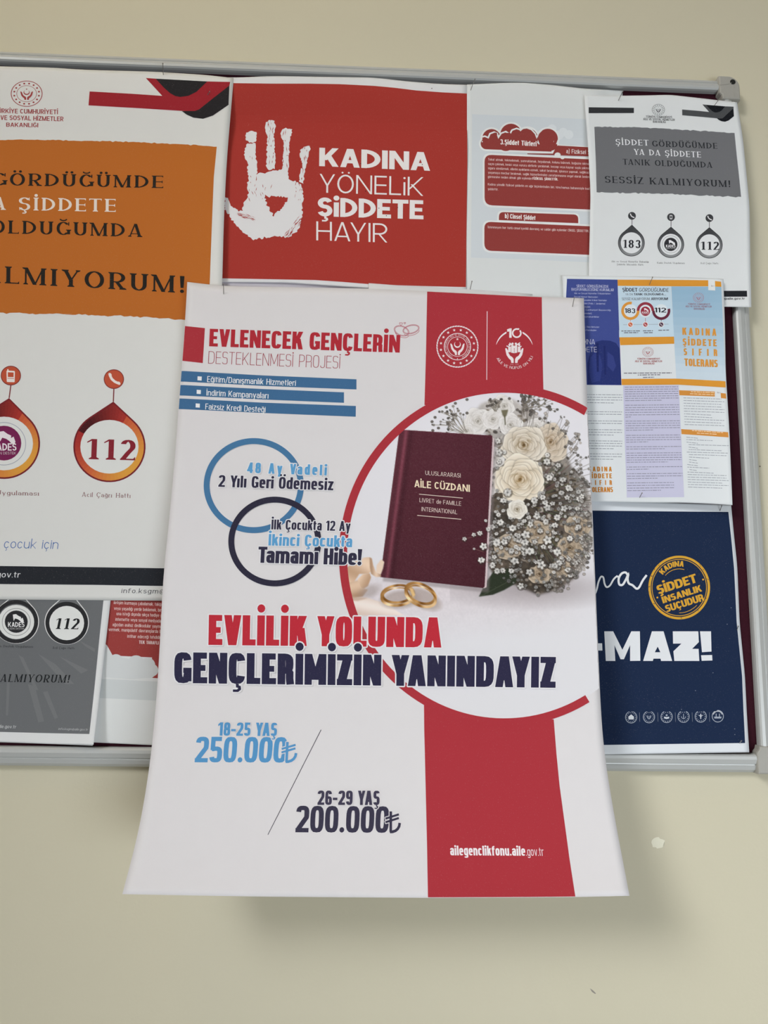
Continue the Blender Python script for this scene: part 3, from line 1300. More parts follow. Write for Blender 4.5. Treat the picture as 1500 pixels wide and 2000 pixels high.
# -- the red poster with the white hand
z = Z(430, 130, 3.0)
s = Sheet('red_poster', 'red poster with a white hand print and bold white lettering', 'poster',
          [(425, 150.5), (457, 151.7), (530, 148.5), (630, 150), (730, 151.5), (800, 159.5), (860, 164), (913, 165.5)],
          [(422, 551), (560, 552), (720, 563), (912, 578)], [(425, 150.5), (422, 551)], [(913, 165.5), (913.5, 300), (911, 480), (912, 578)],
          lambda a, b: .0108+.0090*(1-sm((b-.015)/.24))+.0007*np.sin(a*9)*(1-b)+.0014*np.sin(PI*a)*b**6+.0016*np.maximum(a-.8, 0)*np.sin(b*6), (208, 208, 209))
RED = (157, 54, 47)
p = pr_red = Print(s, 'red_ground', 1)
p.poly(z([(-30, 97), (80, 97), (300, 100), (520, 100), (700, 103), (900, 113), (1020, 124), (1150, 140), (1300, 151), (1446, 158), (1449, 600), (1444, 1000), (1440, 1292),
          (1200, 1286), (900, 1277), (720, 1262), (560, 1251), (300, 1246), (-30, 1240)]), RED)
p = Print(s, 'white_hand_print', 2)
HW = (212, 211, 212)
fing = [[(152, 384), (180, 378), (210, 384), (214, 412), (209, 440), (170, 447), (150, 432), (147, 405)],
        [(152, 452), (206, 449), (207, 530), (216, 560), (216, 640), (222, 660), (166, 660), (160, 560), (143, 525), (147, 480)],
        [(268, 325), (295, 311), (318, 318), (327, 350), (318, 392), (276, 398), (263, 360)],
        [(276, 396), (316, 394), (318, 462), (276, 468)],
        [(274, 468), (316, 462), (324, 520), (320, 600), (284, 607), (268, 580), (272, 520)],
        [(357, 380), (385, 358), (418, 368), (420, 395), (408, 430), (364, 432), (356, 405)],
        [(372, 430), (408, 428), (404, 520), (372, 520)],
        [(370, 518), (403, 520), (400, 625), (362, 625), (364, 560)],
        [(470, 490), (492, 465), (524, 464), (527, 482), (510, 545), (478, 550), (468, 520)],
        [(480, 548), (511, 544), (498, 600), (480, 600)],
        [(474, 598), (497, 598), (486, 690), (460, 672)]]
for i, f in enumerate(fing):
    p.poly(z(rough(f, 9, 2.6, i+1)), HW)
palm = [(166, 640), (222, 625), (262, 624), (300, 612), (365, 600), (400, 625), (402, 655), (430, 668), (474, 688), (488, 745), (482, 800), (482, 860),
        (474, 915), (448, 965), (400, 1002), (340, 996), (260, 1002), (196, 1016), (150, 985), (112, 948), (78, 915), (56, 872), (66, 848), (95, 852), (130, 845),
        (138, 800), (166, 762), (162, 700)]
hole = [(262, 752), (300, 762), (396, 766), (380, 815), (345, 842), (318, 876), (292, 842), (272, 812)]
p.poly(z(rough(palm, 9, 3.4, 21)), HW)
p.poly(z(rough([(26, 762), (52, 780), (60, 805), (100, 842), (120, 868), (84, 905), (56, 875), (24, 838)], 8, 4, 31)), HW)
p.poly(z(rough(hole, 8, 4.5, 41)), RED, LAYER)
rg = random.Random(8)


def streak(x, y, l, wd, ang):
    c, s_ = math.cos(ang), math.sin(ang)
    p.poly(z([(x-l*c, y-l*s_), (x+wd*s_, y-wd*c), (x+l*c, y+l*s_), (x-wd*s_, y+wd*c)]), RED, LAYER)


for _ in range(46):
    f = rg.choice(fing[1:])
    x, y = [sum(v[k] for v in f)/len(f) for k in (0, 1)]
    streak(x+rg.uniform(-20, 20), y+rg.uniform(-42, 42), rg.uniform(6, 20), rg.uniform(.8, 2.2), PI/2+rg.uniform(-.35, .35))
for _ in range(34):
    streak(rg.choice([rg.uniform(225, 300), rg.uniform(430, 480), rg.uniform(165, 215)]), rg.uniform(640, 780), rg.uniform(5, 16), rg.uniform(.7, 1.9), PI/2+rg.uniform(-.5, .5))
for _ in range(30):
    t = rg.random()
    streak(480-t*90+rg.uniform(-14, 10), 880+t*120+rg.uniform(-16, 16), rg.uniform(8, 24), rg.uniform(.8, 2.2), -.9+rg.uniform(-.2, .2))
for _ in range(24):
    t = rg.random()
    streak(70+t*140, 850+t*45+rg.uniform(-12, 14), rg.uniform(8, 22), rg.uniform(.8, 2.0), .45)
p.done()
for nm, t, st, a, b, h in (('bold_lettering', 'KADINA', GEOB, (580, 583), (1230, 611), 36), ('light_lettering', 'YÖNELïK', GEOL, (582, 738), (1190, 758), 36.5),
                           ('bold_lettering', 'ŞiDDETE', GEOB, (570, 877), (1191, 895), 37), ('light_lettering', 'HAYIR', GEOL, (563, 1018), (980, 1031), 37)):
    p = Print(s, nm, 2)
    p.text(t, z(a), z(b), h, st, (219, 215, 214))
    p.done()
for x, y in ((824, 568), (1184, 574), (852, 730), (974, 874), (1240, 128), (930, 830), (1040, 826)):
    pr_red.ellipse(z((x, y)), .9, 1.1, (60, 30, 30), LAYER*3, n=6)
pr_red.done()

# -- white sheet whose top shows above the wedding poster
s = Sheet('paper_sheet', 'white sheet whose top edge shows just above the red band of the wedding poster', 'paper',
          [(720, 553), (800, 559), (912, 565), (1040, 574)], [(718, 700), (1040, 720)], [(720, 553), (718, 700)], [(1040, 574), (1040, 720)],
          lambda a, b: .0142+.0012*np.sin(PI*a), (211, 211, 213), (10, 6))

# -- the red sheet with the cloud, bottom left
z = Z(0, 1080, 4.412)
s = Sheet('cloud_sheet', 'white sheet with a red text box above a white cloud, beside the grey poster', 'poster',
          [(120, 1050), (420, 1062)], [(118, 1448.5), (183, 1450), (297, 1455.5), (400, 1457)], [(120, 1050), (118, 1448.5)], [(420, 1062), (400, 1457)],
          lambda a, b: .0094+.0004*np.sin(a*5)+.0010*b, (208, 210, 209))
p = Print(s, 'red_text_box', 1)
p.poly(z([(860, 1085), (1370, 1108), (1700, 1115), (1700, 1290), (1345, 1272), (860, 1250)]), (193, 197, 197))
p.poly(z([(700, 100), (1700, 130), (1700, 1090), (1364, 1080), (1310, 1076), (1310, 900), (970, 884), (925, 800), (905, 780), (700, 760)]), (146, 62, 59), LAYER*.4)
p.done()
p = Print(s, 'cloud_drawing', 2)
for x, y, r in ((1000, 932, 60), (1075, 960, 52), (1172, 958, 76), (1272, 968, 66), (1310, 1010, 54)):
    p.ellipse(z((x, y)), r/4.412, r/4.412, (199, 202, 202))
p.poly(z([(925, 800), (970, 882), (1330, 960), (1364, 1005), (1350, 1045), (1310, 1076), (1120, 1084), (900, 1070), (900, 830)]), (199, 202, 202), LAYER*.3)
p.done()
p = Print(s, 'white_lettering', 2)
for y, xa, xb, t, st in ((440, 980, 1450, 'iletişim kurmaya çabalamak, takip etm', COND), (490, 982, 1440, 'veya yaşadığı yerde beklemek, bir ses', COND),
                         (536, 1003, 1440, 'ona isteği dışında sıkça hediye gönd', COND), (584, 995, 1440, 'internette veya sosyal medyada yay', COND),
                         (630, 970, 1440, 'ağızdan asılsız dedikodular yaymak, d', COND), (672, 935, 1440, 'vermek, manipülatif davranışlarda bulun', COND),
                         (730, 1097, 1420, 'intihar edeceği tehdidinde', COND), (782, 1197, 1420, 'TEK TARAFLI ISR', BOLD)):
    p.text(t, z((xa, y)), z((xb, y+(xb-xa)*.040)), 6.4, st, (216, 196, 192))
p.done()

# -- grey poster, bottom left, and the sheet under it
s = Sheet('paper_sheet', 'white sheet showing as a thin edge under the grey poster at lower left', 'paper',
          [(-60, 1060), (215, 1068)], [(-60, 1446), (90, 1452), (181, 1456.5)], [(-60, 1060), (-60, 1448)], [(215, 1068), (205, 1250), (181, 1456.5)],
          lambda a, b: .0096+.0040*a**4*b**3, (196, 196, 193), (12, 12))
s = Sheet('grey_poster', 'grey poster with black and white number badges, at lower left under the orange poster', 'poster',
          [(-60, 1060), (226, 1068)], [(-60, 1445), (0, 1449), (100, 1453), (182.5, 1454.5)], [(-60, 1060), (-60, 1445)], [(226, 1068), (216, 1174), (206, 1260), (193, 1370), (182.5, 1454.5)],
          lambda a, b: .0112+.0150*a**4*b**3+.0008*np.sin(a*3)*b, (210, 211, 211))
GR = (103, 105, 107)
p = Print(s, 'grey_ground', 1)
p.poly(z([(-300, 0), (925, 10), (903, 300), (860, 700), (815, 1150), (770, 1560), (400, 1552), (0, 1542), (-300, 1532)]), GR)
for i, (a, b, c_, d_) in enumerate((((330, 870), (480, 960), (640, 1130), (560, 1130)), ((510, 890), (760, 1010), (700, 1040), (640, 990)), ((240, 1130), (300, 1150), (380, 1450), (330, 1460)),
                                    ((370, 1200), (410, 1190), (500, 1420), (470, 1430)), ((60, 1100), (85, 1100), (70, 1400), (50, 1400)), ((160, 880), (200, 900), (330, 1180), (300, 1180)),
                                    ((690, 760), (820, 825), (815, 855), (730, 800)))):
    p.poly(z([a, b, c_, d_]), (112, 114, 115), LAYER*(.3+.05*i))
p.done()
LW = (214, 215, 213)
p = Print(s, 'app_badge', 2)
p.stroke(z(drop_poly((160, 330), (140, 592), 193, 186)), 1.6, LW, True)
p.ring(z((138, 592)), 39.5, 38.5, 7.5, (44, 44, 46), up=LAYER*.3)
p.ellipse(z((140, 595)), 35, 33.5, LW, LAYER*.5)
p.ring(z((140, 595)), 27.5, 26.5, .9, (120, 120, 120), up=LAYER)
p.ellipse(z((140, 592)), 22.4, 21.8, (44, 44, 47), LAYER)
kades_mark(p, z((140, 592)), 22.4, (220, 220, 220), LAYER*1.5)
p.done()
p = Print(s, 'number_badge', 2)
p.stroke(z(drop_poly((600, 330), (575, 600), 188, 186)), 1.6, LW, True)
p.ring(z((575, 604)), 37.5, 37.5, 8, (44, 44, 46), up=LAYER*.3)
p.ellipse(z((575, 604)), 34, 33.5, LW, LAYER*.5)
p.text('112', z((468, 655)), z((673, 657)), 21, SERD, (36, 36, 38), slant=.12, up=LAYER*1.2)
p.done()
p = Print(s, 'black_lettering', 2)
p.text('Kadın Destek Uygulaması', z((-60, 811)), z((283, 817)), 4.6, SERT, (50, 52, 54))
p.done()
p = Print(s, 'black_lettering', 2)
p.text('Acil Çağrı Hattı', z((452, 826)), z((640, 830)), 4.6, SERT, (50, 52, 54))
p.done()
p = Print(s, 'black_lettering', 2)
p.text('KALMIYORUM!', z((-68, 1109)), z((594, 1118)), 15, SERF, (34, 35, 37), slant=.16)
p.done()
p = Print(s, 'small_lettering', 2)
p.text('aile.gov.tr', z((-22, 1508)), z((138, 1512)), 6.6, SANS, (190, 192, 192), slant=.1)
p.done()
p = Print(s, 'small_lettering', 2)
p.text('info.ksgm@aile.gov.tr', z((503, 1525)), z((756, 1532)), 4.6, SANS, (170, 172, 172), slant=.1)
p.done()

# -- the orange poster, top left
z = Z(0, 80, 3.125)
zb = Z(0, 590, 3.921)
s = Sheet('orange_poster', 'white poster with a torn orange block and red droplet badges, at far left', 'poster',
          [(-70, 127), (0, 129.5), (100, 132), (160, 136), (300, 140), (400, 146), (456.5, 152.5)], [(-70, 1169.5), (0, 1171), (320, 1173.4), (400, 1175)],
          [(-70, 127), (-70, 1169.5)], [(456.5, 152.5), (450.6, 221), (443, 310), (437, 432), (434, 553), (425, 800), (400, 1175)],
          lambda a, b: .0126+.0078*(1-sm((b-.01)/.15))+.0095*a**9*np.sin(PI*np.clip(b*1.05, 0, 1))**.8*b**.3+.0006*np.sin(b*11)*a, (206, 206, 203))
p = Print(s, 'orange_block', 1)
top = rough(z([(-200, 600), (0, 605), (180, 603), (800, 616), (1100, 630), (1323, 645)]), 5, .55, 3, False)
bot = rough(zb([(1590, 146), (1412, 136), (1100, 112), (1000, 106), (800, 104), (555, 98), (480, 92), (250, 88), (0, 80), (-200, 76)]), 6, 1.1, 9, False)
p.poly(top+z([(1305, 830), (1292, 1150), (1280, 1480), (1270, 1740)])+bot, (176, 101, 42))
p.poly(zb([(300, 92), (555, 93), (420, 101), (250, 97)]), (206, 206, 203), LAYER*.4)
p.done()
p = Print(s, 'ministry_emblem', 1)
emblem(p, (52, 183), 30.2, 24.8, (152, 66, 66))
p.done()
p = Print(s, 'red_lettering', 1)
p.text('TÜRKİYE CUMHURİYETİ', (-12, 220.6), (113, 223.2), 9, SANSB, (150, 72, 72))
p.text('AİLE VE SOSYAL HİZMETLER', (-26, 233.4), (124, 236.8), 9, SANSB, (150, 72, 72))
p.text('BAKANLIĞI', (12, 247.5), (74.6, 248.6), 8.2, SANSB, (150, 72, 72))
p.done()
RIB_RED = [(547, 308), (800, 322), (990, 335), (890, 226), (950, 230), (1000, 285), (1040, 320), (1070, 336), (1100, 342), (1150, 335), (1200, 310), (1265, 247), (1405, 250),
           (1400, 275), (1300, 350), (1240, 398), (1215, 418), (1190, 427), (1130, 428), (840, 410), (540, 393)]
RIB_D1 = [(950, 230), (1265, 247), (1200, 310), (1150, 335), (1100, 342), (1070, 336), (1040, 320), (1000, 285)]
RIB_D2 = [(1110, 428), (1190, 427), (1215, 418), (1240, 398), (1300, 350), (1400, 272), (1395, 390), (1300, 455), (1240, 475), (1180, 468), (1140, 450)]


def ribbon(s, f, c1, c2):
    p = Print(s, 'ribbon_graphic', 1)
    p.poly([f(q) for q in RIB_RED], c1)
    p.poly([f(q) for q in RIB_D1], c2, LAYER*.4)
    p.poly([f(q) for q in RIB_D2], c2, LAYER*.5)
    p.done()


ribbon(s, z, (146, 38, 46), (40, 38, 40))
SB = (38, 35, 32)
p = Print(s, 'serif_lettering', 2)
p.text('GÖRDÜĞÜMDE', z((-45, 880)), z((996, 898)), 24, SERF, SB)
p.done()
p = Print(s, 'serif_lettering', 2)
p.text('DA ŞİDDETE', z((-150, 1028)), z((706, 1043)), 25, SERF, (216, 205, 195))
p.done()
p = Print(s, 'serif_lettering', 2)
p.text('OLDUĞUMDA', z((-62, 1172)), z((868, 1197)), 25.5, SERF, SB)
p.done()
p = Print(s, 'serif_lettering', 2)
p.text('ALMIYORUM!', z((-110, 1471)), z((1128, 1539)), 33, SERF, SB)
p.done()


def warm(t):
    """ring of the droplet badge: dark red at upper left, yellow at lower right"""
    k = (math.cos(math.radians(t+42))+1)/2
    if t > 60 and t < 150:
        return mixc((160, 52, 46), (70, 26, 30), min(1, (t-60)/70))
    if k < .5:
        return mixc((150, 44, 44), (190, 92, 58), k*2)
    return mixc((190, 92, 58), (206, 148, 62), (k-.5)*2)


for nm, ap, c, ic in (('number_badge', (868, 762), (838, 1108), (872, 590)), ('app_badge', (70, 735), (30, 1083), (83, 563))):
    p = Print(s, nm, 1)
    A, C_, I = zb(ap), zb(c), zb(ic)
    p.stroke([(I[0], I[1]+19), A], 2.2, (120, 50, 52))
    drop(p, A, C_, 70.6, 69.2, (56.8, 52.4), warm, (112, 36, 42), (208, 209, 206))
    p.ellipse(I, 19.8, 19.2, (120, 48, 48), n=32)
    p.ellipse(I, 18.2, 17.6, (180, 80, 56), LAYER*.4, n=32)
    if nm == 'number_badge':
        handset(p, I, 19, (220, 212, 208), LAYER)
        p.text('112', zb((658, 1202)), zb((1034, 1212)), 39.5, SERD, (126, 38, 48), up=LAYER*1.5)
    else:
        x, y = I
        p.poly(rrect([(x-8.5, y-10), (x+8, y-9), (x+7.5, y+13), (x-8, y+12.5)], 2), (220, 212, 208), LAYER)
        p.poly([(x-7, y-12.5), (x-4.5, y-12.5), (x-4.5, y-9), (x-7, y-9)], (220, 212, 208), LAYER)
        p.poly([(x-5.8, y-6.5), (x+5.5, y-6), (x+5.3, y+3), (x-5.8, y+2.6)], (180, 80, 56), LAYER*1.5)
        p.poly([(x-6.5, y+4.8), (x+6, y+5.2), (x+6, y+6.2), (x-6.5, y+5.8)], (180, 80, 56), LAYER*1.5)
        p.ring(zb((30, 1085)), 42.5, 41.5, 1.2, (150, 152, 165), up=LAYER)
        p.ellipse(zb((30, 1080)), 34, 34, (112, 36, 78), LAYER)
        kades_mark(p, zb((30, 1076)), 34, (218, 210, 214), LAYER*1.5)
    p.done()
p = Print(s, 'caption_lettering', 1)
p.text('Destek Uygulaması', zb((-270, 1472)), zb((297, 1482)), 9, SERT, (128, 92, 92))
p.done()
p = Print(s, 'caption_lettering', 1)
p.text('Acil Çağrı Hattı', zb((627, 1490)), zb((998, 1500)), 9, SERT, (128, 92, 92))
p.done()
p = Print(s, 'blue_lettering', 1)
p.text('her çocuk için', zb((-150, 1881)), zb((443, 1891)), 19.5, LITE, (72, 106, 160), slant=.12)
p.done()
zc = Z(0, 1080, 4.412)
p = Print(s, 'black_bar', 1)
p.poly(zc([(-300, 105), (0, 112), (900, 124), (1430, 132), (1740, 136), (1740, 290), (1420, 285), (800, 275), (0, 268), (-300, 262)]), (39, 41, 46))
p.text('aile.gov.tr', zc((-165, 208)), zc((172, 212)), 11.5, SANS, (206, 208, 210), slant=.12, up=LAYER)
p.done()
p = Print(s, 'address_lettering', 1)
p.text('info.ksgm@aile', zc((1045, 345)), zc((1530, 352)), 9.6, St(wx=.10, wy=.09, W=.62, xh=.70, n=2.2, sp=.2, seg=3, xw=.54), (62, 64, 70), slant=.1)
p.done()

# -- grey-and-white notice at upper right
z = Z(1130, 130, 4.054)
s = Sheet('white_notice', 'white notice with a grey block and three grey number badges, pinned over the right frame', 'poster',
          [(1141, 185.5), (1180, 186.5), (1217, 187), (1278, 186), (1307.6, 185), (1352, 190), (1405, 196), (1439.6, 199.5)], [(1149, 594), (1467.5, 600)],
          [(1141, 185.5), (1148.5, 283), (1153.4, 376.7), (1152, 450.7), (1149.7, 539.5), (1149, 594)],
          [(1439.6, 199.5), (1450.7, 268), (1458, 340), (1464, 401), (1465.5, 500), (1467.5, 600)],
          lambda a, b: .0132+.0098*a**2+.0014*np.sin(PI*b)*(1-a)+.0010*np.sin(b*5+a*2)*a+.0016*(1-a)**6+.0088*(1-sm(b/.35))*(1-a), (209, 212, 213))
DG = (50, 51, 54)
p = Print(s, 'black_bar', 1)
p.poly(z([(80, 322), (438, 327), (438, 368), (80, 369)]), DG)
p.done()
p = Print(s, 'ministry_emblem', 1)
emblem(p, z((632, 342)), 12.2, 10.8, (74, 76, 80))
for y, xa, xb, t in ((405, 535, 740, 'TÜRKİYE CUMHURİYETİ'), (424, 513, 763, 'AİLE VE SOSYAL HİZMETLER'), (445, 590, 690, 'BAKANLIĞI')):
    p.text(t, z((xa, y)), z((xb, y+(xb-xa)*.025)), 4.2, SANSB, (70, 72, 76))
p.done()
src = np.array([(547, 308, 1), (1405, 250, 1), (1240, 475, 1)], float)
Af = np.linalg.solve(src, np.array([(820, 340), (1228, 318), (1160, 437)], float))
ribbon(s, lambda q: z(tuple(np.array([q[0], q[1], 1.0])@Af)), (72, 74, 76), (24, 26, 30))
p = Print(s, 'grey_block', 1)
p.poly(rough(z([(125, 478), (480, 481), (700, 492), (1235, 526)]), 5, .5, 5, False)+z([(1252, 700), (1270, 860), (1287, 1032)])
       + rough(z([(1287, 1032), (1100, 1026), (700, 1008), (143, 995)]), 5, .7, 6, False)+z([(137, 760)]), (107, 108, 111))
p.done()
BK = (42, 43, 47)
for rows in ([('ŞİDDET', (295, 619), (556, 626), 11.2, (214, 216, 218)), ('GÖRDÜĞÜMDE', (585, 632), (1100, 651), 11.2, BK)],
             [('YA DA ŞİDDETE', (440, 697), (970, 720), 11.2, (214, 216, 218))], [('TANIK OLDUĞUMDA', (352, 776), (1060, 802), 11.2, BK)],
             [('SESSİZ KALMIYORUM!', (210, 919), (1204, 955), 13, BK)]):
    p = Print(s, 'serif_lettering', 2)
    for t, a, b, h, c in rows:
        p.text(t, z(a), z(b), h, SERF, c)
    p.done()


def cool(t):
    k = (math.cos(math.radians(t+80))+1)/2
    return mixc((62, 63, 66), (136, 138, 140), k)


for nm, ap, c, ic in (('number_badge', (423, 1252), (418, 1396), (423, 1182)), ('app_badge', (732, 1268), (730, 1408), (732, 1192)), ('number_badge', (1036, 1272), (1035, 1412), (1036, 1200))):
    p = Print(s, nm, 1)
    A, C_, I = z(ap), z(c), z(ic)
    p.stroke([(I[0], I[1]+7), A], 1.1, (60, 60, 62))
    drop(p, A, C_, 26, 26.4, (20.6, 20.6), cool, (50, 51, 54), (212, 214, 216))
    p.ellipse(I, 7.6, 7.6, (58, 59, 62), n=24)
    if nm == 'app_badge':
        p.ring(C_, 16.8, 16.8, .7, (140, 140, 142), up=LAYER)
        p.ellipse(C_, 13, 13, (46, 46, 50), LAYER, 28)
        kades_mark(p, C_, 13, (220, 220, 222), LAYER*1.4)
        x, y = I
        p.poly([(x-2.6, y-4.2), (x+2.6, y-4), (x+2.6, y+4.4), (x-2.6, y+4.2)], (190, 190, 192), LAYER*.5)
        p.poly([(x-1.4, y-2.4), (x+1.4, y-2.2), (x+1.4, y+2), (x-1.4, y+2)], (58, 59, 62), LAYER)
    else:
        handset(p, I, 7.2, (214, 214, 216), LAYER*.5)
        a, b, t = ((350, 1435), (490, 1437), '183') if ic[0] < 600 else ((966, 1450), (1112, 1451), '112')
        p.text(t, z(a), z(b), 15.6, SERD, (44, 44, 50), up=LAYER*1.4)
    p.done()
for xa, xb, y, t in ((260, 555, 1549, 'Aile ve Sosyal Hizmetler Bakanlığı'), (303, 512, 1573, 'Şiddetle Mücadele Hattı'), (622, 840, 1560, 'Kadın Destek Uygulaması'), (965, 1105, 1563, 'Acil Çağrı Hattı')):
    p = Print(s, 'caption_lettering', 1)
    p.text(t, z((xa, y)), z((xb, y+(xb-xa)*.012)), 3.4, SERT, (80, 82, 86))
    p.done()
p = Print(s, 'black_bar', 1)
p.poly(z([(200, 1780), (1333, 1775), (1335, 1822), (200, 1826)]), (36, 38, 42))
p.text('info.ksgm@aile.gov.tr', z((1010, 1846)), z((1316, 1845)), 4.2, SANSB, (70, 72, 76))
p.done()

# -- navy poster at lower right
z = Z(1140, 960, 3.333)
s = Sheet('navy_poster', 'navy blue poster with white lettering and a round yellow stamp, at lower right', 'poster',
          [(1000, 970), (1150, 976), (1428, 986.5)], [(1000, 1474), (1179, 1473.6), (1320, 1471.5), (1463.4, 1469.4)], [(1000, 970), (1000, 1474)],
          [(1428, 986.5), (1434, 1050), (1440, 1104), (1444.5, 1215), (1450, 1270), (1455, 1320), (1459, 1400), (1463.4, 1469.4)],
          lambda a, b: .0094+.0016*a**3*np.sin(b*9)**2+.0004*np.sin(a*6)+.0012*b*b+.0085*sm((b-.82)/.17), (208, 212, 216))
p = pr_navy = Print(s, 'navy_ground', 1)
p.poly(z([(-350, 116), (62, 124), (500, 129), (942, 133), (962, 320), (979, 500), (989, 700), (996, 850), (1015, 1040), (1031, 1200), (1040, 1420), (1051, 1637), (600, 1643), (125, 1650), (-350, 1652)]), (27, 40, 66))
p = Print(s, 'script_lettering', 2)
p.stroke(z(flow([(60, 700), (84, 640), (96, 590), (112, 556), (128, 560), (136, 600), (150, 622), (172, 610), (196, 570), (220, 548)])), 3.4, (212, 214, 216))
sc1 = [(288, 545), (272, 527), (246, 535), (228, 568), (232, 604), (254, 606), (276, 570), (290, 540), (286, 570), (294, 598), (318, 610), (344, 632), (362, 622), (384, 580), (410, 544)]
p.stroke(z([(220, 548), (228, 568)]), 2.6, (212, 214, 216))
p.stroke(z(flow(sc1)), 4.2, (212, 214, 216), up=LAYER*.3)
p.done()
YE = (200, 152, 52)
p = Print(s, 'round_stamp', 2)
c = z((622, 625))
p.ring(c, 58, 60, 4.6, YE, n=80)
p.ring(c, 53.2, 55, 1.3, YE, n=80)
rg = random.Random(4)
for _ in range(22):
    t = rg.uniform(0, 2*PI)
    q = (c[0]+58*math.cos(t), c[1]+60*math.sin(t))
    p.poly([(q[0]+rg.uniform(-2.4, 2.4), q[1]+rg.uniform(-2.4, 2.4)) for _ in range(3)], (40, 48, 62), LAYER*.6)
arc_text(p, 'KADINA', c, 40, 10.5, STAMP, YE, 143, 78, k=1.03)
p.ring(c, 35.5, 36.5, 1.1, YE, 140, 74)
p.ring(c, 48, 49.5, 1.0, YE, 270, 316)
ang = math.radians(17.5)
for t, cx, cy, L_, h in (('ŞİDDET', 611, 602, 268, 17.5), ('İNSANLIK', 642, 668, 268, 13), ('SUÇUDUR', 660, 726, 258, 14)):
    dx, dy = L_/2*math.cos(ang), -L_/2*math.sin(ang)
    ox, oy = 0.5*h*3.333*math.sin(ang), .5*h*3.333*math.cos(ang)
    p.text(t, z((cx-dx+ox*.4, cy-dy+oy)), z((cx+dx+ox*.4, cy+dy+oy)), h, STAMP, YE, upv=(-math.sin(ang), -math.cos(ang)))
for q in ((480, 690), (777, 573)):
    p.ellipse(z(q), 1.9, 1.9, YE, n=10)
p.done()
p = Print(s, 'block_lettering', 2)
BW = (212, 214, 217)


def block(pts, up=0.0):
    p.poly(z(pts), BW, up)


block([(60, 988), (120, 988), (122, 1035), (60, 1035)])
block([(134, 910), (192, 910), (252, 1030), (310, 910), (366, 910), (369, 1102), (302, 1103), (302, 1000), (262, 1092), (240, 1092), (200, 1000), (206, 1103), (144, 1103)])
block([(444, 910), (520, 910), (576, 1103), (504, 1103), (500, 1088), (454, 1088), (450, 1103), (387, 1103)])
p.poly(z([(482, 1010), (499, 1046), (463, 1046)]), (27, 40, 66), LAYER*.5)
block([(580, 910), (746, 910), (750, 980), (706, 1024), (748, 1024), (753, 1103), (590, 1103), (584, 1040), (636, 990), (582, 990)])
block([(757, 910), (829, 910), (832, 1042), (770, 1046)])
block([(764, 1066), (836, 1064), (838, 1100), (768, 1102)])
p.done()
for i, x in enumerate((309, 425, 540, 650, 762, 873)):
    y = 1469-i*1.3
    p = Print(s, 'round_emblem', 2)
    q = z((x, y))
    c1 = (150, 158, 170)
    p.ring(q, 11, 11.4, 1.3, c1, n=28)
    if i < 5:
        for k in range(14):
            t = 2*PI*k/14
            p.ellipse((q[0]+8.6*math.cos(t), q[1]+8.8*math.sin(t)), .9, .9, c1, n=6)
    if i == 0:
        p.poly([(q[0]-5, q[1]+4.5), (q[0]-5.5, q[1]-1), (q[0], q[1]-5.5), (q[0]+5.5, q[1]-1), (q[0]+5, q[1]+4.5)], (200, 204, 208))
    elif i == 1:
        hands(p, (q[0], q[1]-1), 7, c1)
        crescent(p, (q[0], q[1]-2), 2.4, c1)
    elif i == 2:
        p.poly([(q[0]-5, q[1]+3.2), (q[0]-5, q[1]-.4), (q[0], q[1]+.8), (q[0]+5, q[1]-.4), (q[0]+5, q[1]+3.2), (q[0], q[1]+4.4)], (190, 195, 202))
        p.ellipse((q[0], q[1]-3), 2, 2, c1, n=8)
    elif i == 3:
        p.stroke([(q[0], q[1]-5.5), (q[0], q[1]+4.5)], 1.2, c1)
        p.ring((q[0], q[1]-.5), 4.2, 4.8, 1, c1, 180, 360, n=16)
    elif i == 4:
        p.stroke([(q[0], q[1]-5), (q[0], q[1]+5)], 2.0, (185, 190, 198))
        p.poly([(q[0]-5.5, q[1]-3), (q[0], q[1]-1.6), (q[0]+5.5, q[1]-3), (q[0], q[1]+1.2)], (185, 190, 198), LAYER*.3)
    else:
        p.ring(q, 10, 10.4, 3.2, (165, 170, 178), 20, 160, n=28)
        p.poly([(q[0]-7.5, q[1]+1), (q[0]+7.5, q[1]+1), (q[0]+6.5, q[1]+4.5), (q[0]-6.5, q[1]+4.5)], c1)
        for dx in (-3.2, 3.2):
            p.stroke([(q[0]+dx, q[1]-5), (q[0]+dx, q[1]+1)], 1.6, c1)
    p.done()
for x in (363, 482, 596, 706, 818):
    p = Print(s, 'divider_line', 2)
    p.stroke(z([(x, 1438), (x+2, 1498)]), .6, (120, 128, 140))
    p.done()
for x, y in ((960, 757), (934, 864), (728, 1296), (637, 1418), (984, 1582), (983, 1545), (842, 1180)):
    pr_navy.ellipse(z((x, y)), .9, .9, (120, 128, 140), LAYER*2, n=6)
pr_navy.done()

# -- two-page brochure print, right
z = Z(1080, 530, 3.571)
s = Sheet('brochure_print', 'two-page brochure print with blue panels and orange bands, its right edge curling', 'brochure',
          [(1098, 538), (1180, 539), (1276, 540.6), (1340, 542), (1413, 544.6)], [(1112, 979), (1158, 979.5), (1259, 981.4), (1332, 981.6), (1390, 984), (1430.6, 986.5)],
          [(1098, 538), (1101, 583), (1106, 780), (1112, 979)], [(1413, 544.6), (1416, 642), (1417.4, 726), (1424.4, 838), (1430.6, 986.5)],
          lambda a, b: .0160+.0070*a**2+.0075*a**10*(.35+.65*b)+.0006*np.sin(b*8)*a, (207, 211, 213))
NB, LB, OR = (62, 74, 134), (184, 203, 215), (205, 141, 52)
p = Print(s, 'blue_panel', 1)
p.poly(z([(98, 52), (450, 58), (462, 400), (478, 794), (60, 790)]), NB)
p.poly(z([(300, 490), (345, 480), (400, 484), (440, 500), (466, 540), (476, 790), (240, 790), (240, 640), (262, 560)]), (40, 50, 104), LAYER*.3)
